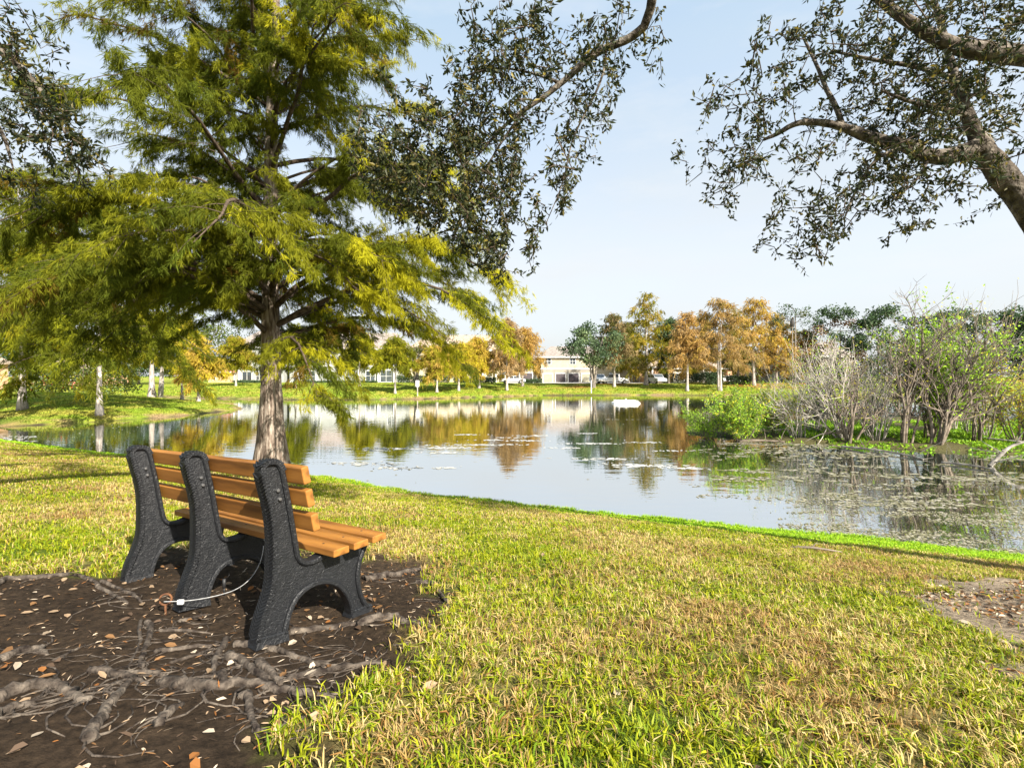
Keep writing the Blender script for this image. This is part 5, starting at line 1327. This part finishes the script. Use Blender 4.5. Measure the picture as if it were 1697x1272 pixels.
# ------------------------------------------------------------------ sky, sun, camera
SUN_EL, SUN_AZ = R(36), R(141)          # azimuth clockwise from straight ahead (+Y)
w = bpy.data.worlds.new('World'); scene.world = w; w.use_nodes = True
nt = w.node_tree; bg = nt.nodes['Background']
sk = nt.nodes.new('ShaderNodeTexSky'); sk.sky_type = 'NISHITA'; sk.sun_disc = False
sk.sun_elevation = SUN_EL; sk.sun_rotation = SUN_AZ; sk.air_density = 1.0; sk.dust_density = 4.5; sk.ozone_density = 1.0
N = nt.nodes; Lk = nt.links
tc = N.new('ShaderNodeTexCoord'); sx = N.new('ShaderNodeSeparateXYZ'); Lk.new(tc.outputs['Generated'], sx.inputs[0])
mr = N.new('ShaderNodeMapRange'); mr.inputs['From Min'].default_value = 0; mr.inputs['From Max'].default_value = .62
mr.inputs['To Min'].default_value = .88; mr.inputs['To Max'].default_value = .84; Lk.new(sx.outputs['Z'], mr.inputs['Value'])
mp = N.new('ShaderNodeMapping'); mp.inputs['Scale'].default_value = (1.6, 1.6, 5); Lk.new(tc.outputs['Generated'], mp.inputs[0])
nz = N.new('ShaderNodeTexNoise'); nz.inputs['Scale'].default_value = 1.6; nz.inputs['Detail'].default_value = 5; Lk.new(mp.outputs[0], nz.inputs['Vector'])
m2 = N.new('ShaderNodeMapRange'); m2.inputs['From Min'].default_value = .35; m2.inputs['From Max'].default_value = .7; m2.inputs['To Min'].default_value = -.08; m2.inputs['To Max'].default_value = .10
Lk.new(nz.outputs['Fac'], m2.inputs['Value'])
ad = N.new('ShaderNodeMath'); ad.operation = 'ADD'; ad.use_clamp = True; Lk.new(mr.outputs[0], ad.inputs[0]); Lk.new(m2.outputs[0], ad.inputs[1])
mx = N.new('ShaderNodeMix'); mx.data_type = 'RGBA'; Lk.new(ad.outputs[0], mx.inputs[0]); Lk.new(sk.outputs[0], mx.inputs[6]); vc = N.new('ShaderNodeMix'); vc.data_type = 'RGBA'; vc.inputs[6].default_value = (2.05, 2.14, 2.2, 1); vc.inputs[7].default_value = (.92, 1.50, 2.05, 1)
m3 = N.new('ShaderNodeMapRange'); m3.inputs['From Min'].default_value = .22; m3.inputs['From Max'].default_value = .85; Lk.new(sx.outputs['Z'], m3.inputs['Value'])
Lk.new(m3.outputs[0], vc.inputs[0]); Lk.new(vc.outputs[2], mx.inputs[7])
n5 = N.new('ShaderNodeTexNoise'); n5.inputs['Scale'].default_value = 2.6; n5.inputs['Detail'].default_value = 8; n5.inputs['Roughness'].default_value = .62
mp5 = N.new('ShaderNodeMapping'); mp5.inputs['Scale'].default_value = (1.1, 1.1, 4.2); mp5.inputs['Location'].default_value = (.7, .2, .4); Lk.new(tc.outputs['Generated'], mp5.inputs[0]); Lk.new(mp5.outputs[0], n5.inputs['Vector'])
m5 = N.new('ShaderNodeMapRange'); m5.inputs['From Min'].default_value = .50; m5.inputs['From Max'].default_value = .78; m5.inputs['To Max'].default_value = .45; Lk.new(n5.outputs['Fac'], m5.inputs['Value'])
mx5 = N.new('ShaderNodeMix'); mx5.data_type = 'RGBA'; Lk.new(m5.outputs[0], mx5.inputs[0]); Lk.new(mx.outputs[2], mx5.inputs[6]); mx5.inputs[7].default_value = (2.25, 2.28, 2.30, 1)
Lk.new(mx5.outputs[2], bg.inputs['Color']); bg.inputs['Strength'].default_value = .15
sun = bpy.data.lights.new('sun', 'SUN'); sun.energy = 5.0; sun.angle = R(.53); sun.color = (1, .93, .82)
so = bpy.data.objects.new('sun', sun); COL.objects.link(so)
dirv = Vector((math.sin(SUN_AZ) * math.cos(SUN_EL), math.cos(SUN_AZ) * math.cos(SUN_EL), math.sin(SUN_EL)))
so.rotation_euler = dirv.to_track_quat('Z', 'Y').to_euler(); so.location = dirv * 50

cam = bpy.data.cameras.new('camera'); co = bpy.data.objects.new('camera', cam); COL.objects.link(co)
cam.sensor_width = 36; cam.lens = 36 * F / 1697; cam.shift_y = -14 / 1697; cam.clip_start = .05; cam.clip_end = 5000
co.location = (0, 0, ZC); co.rotation_euler = (R(90), 0, 0); scene.camera = co
vs = scene.view_settings; vs.view_transform = 'Standard'; vs.look = 'None'; vs.gamma = 1; vs.use_curve_mapping = False; vs.exposure = 1.52
scene.cycles.max_bounces = 8; scene.cycles.transparent_max_bounces = 4
scene.cycles.use_denoising = True
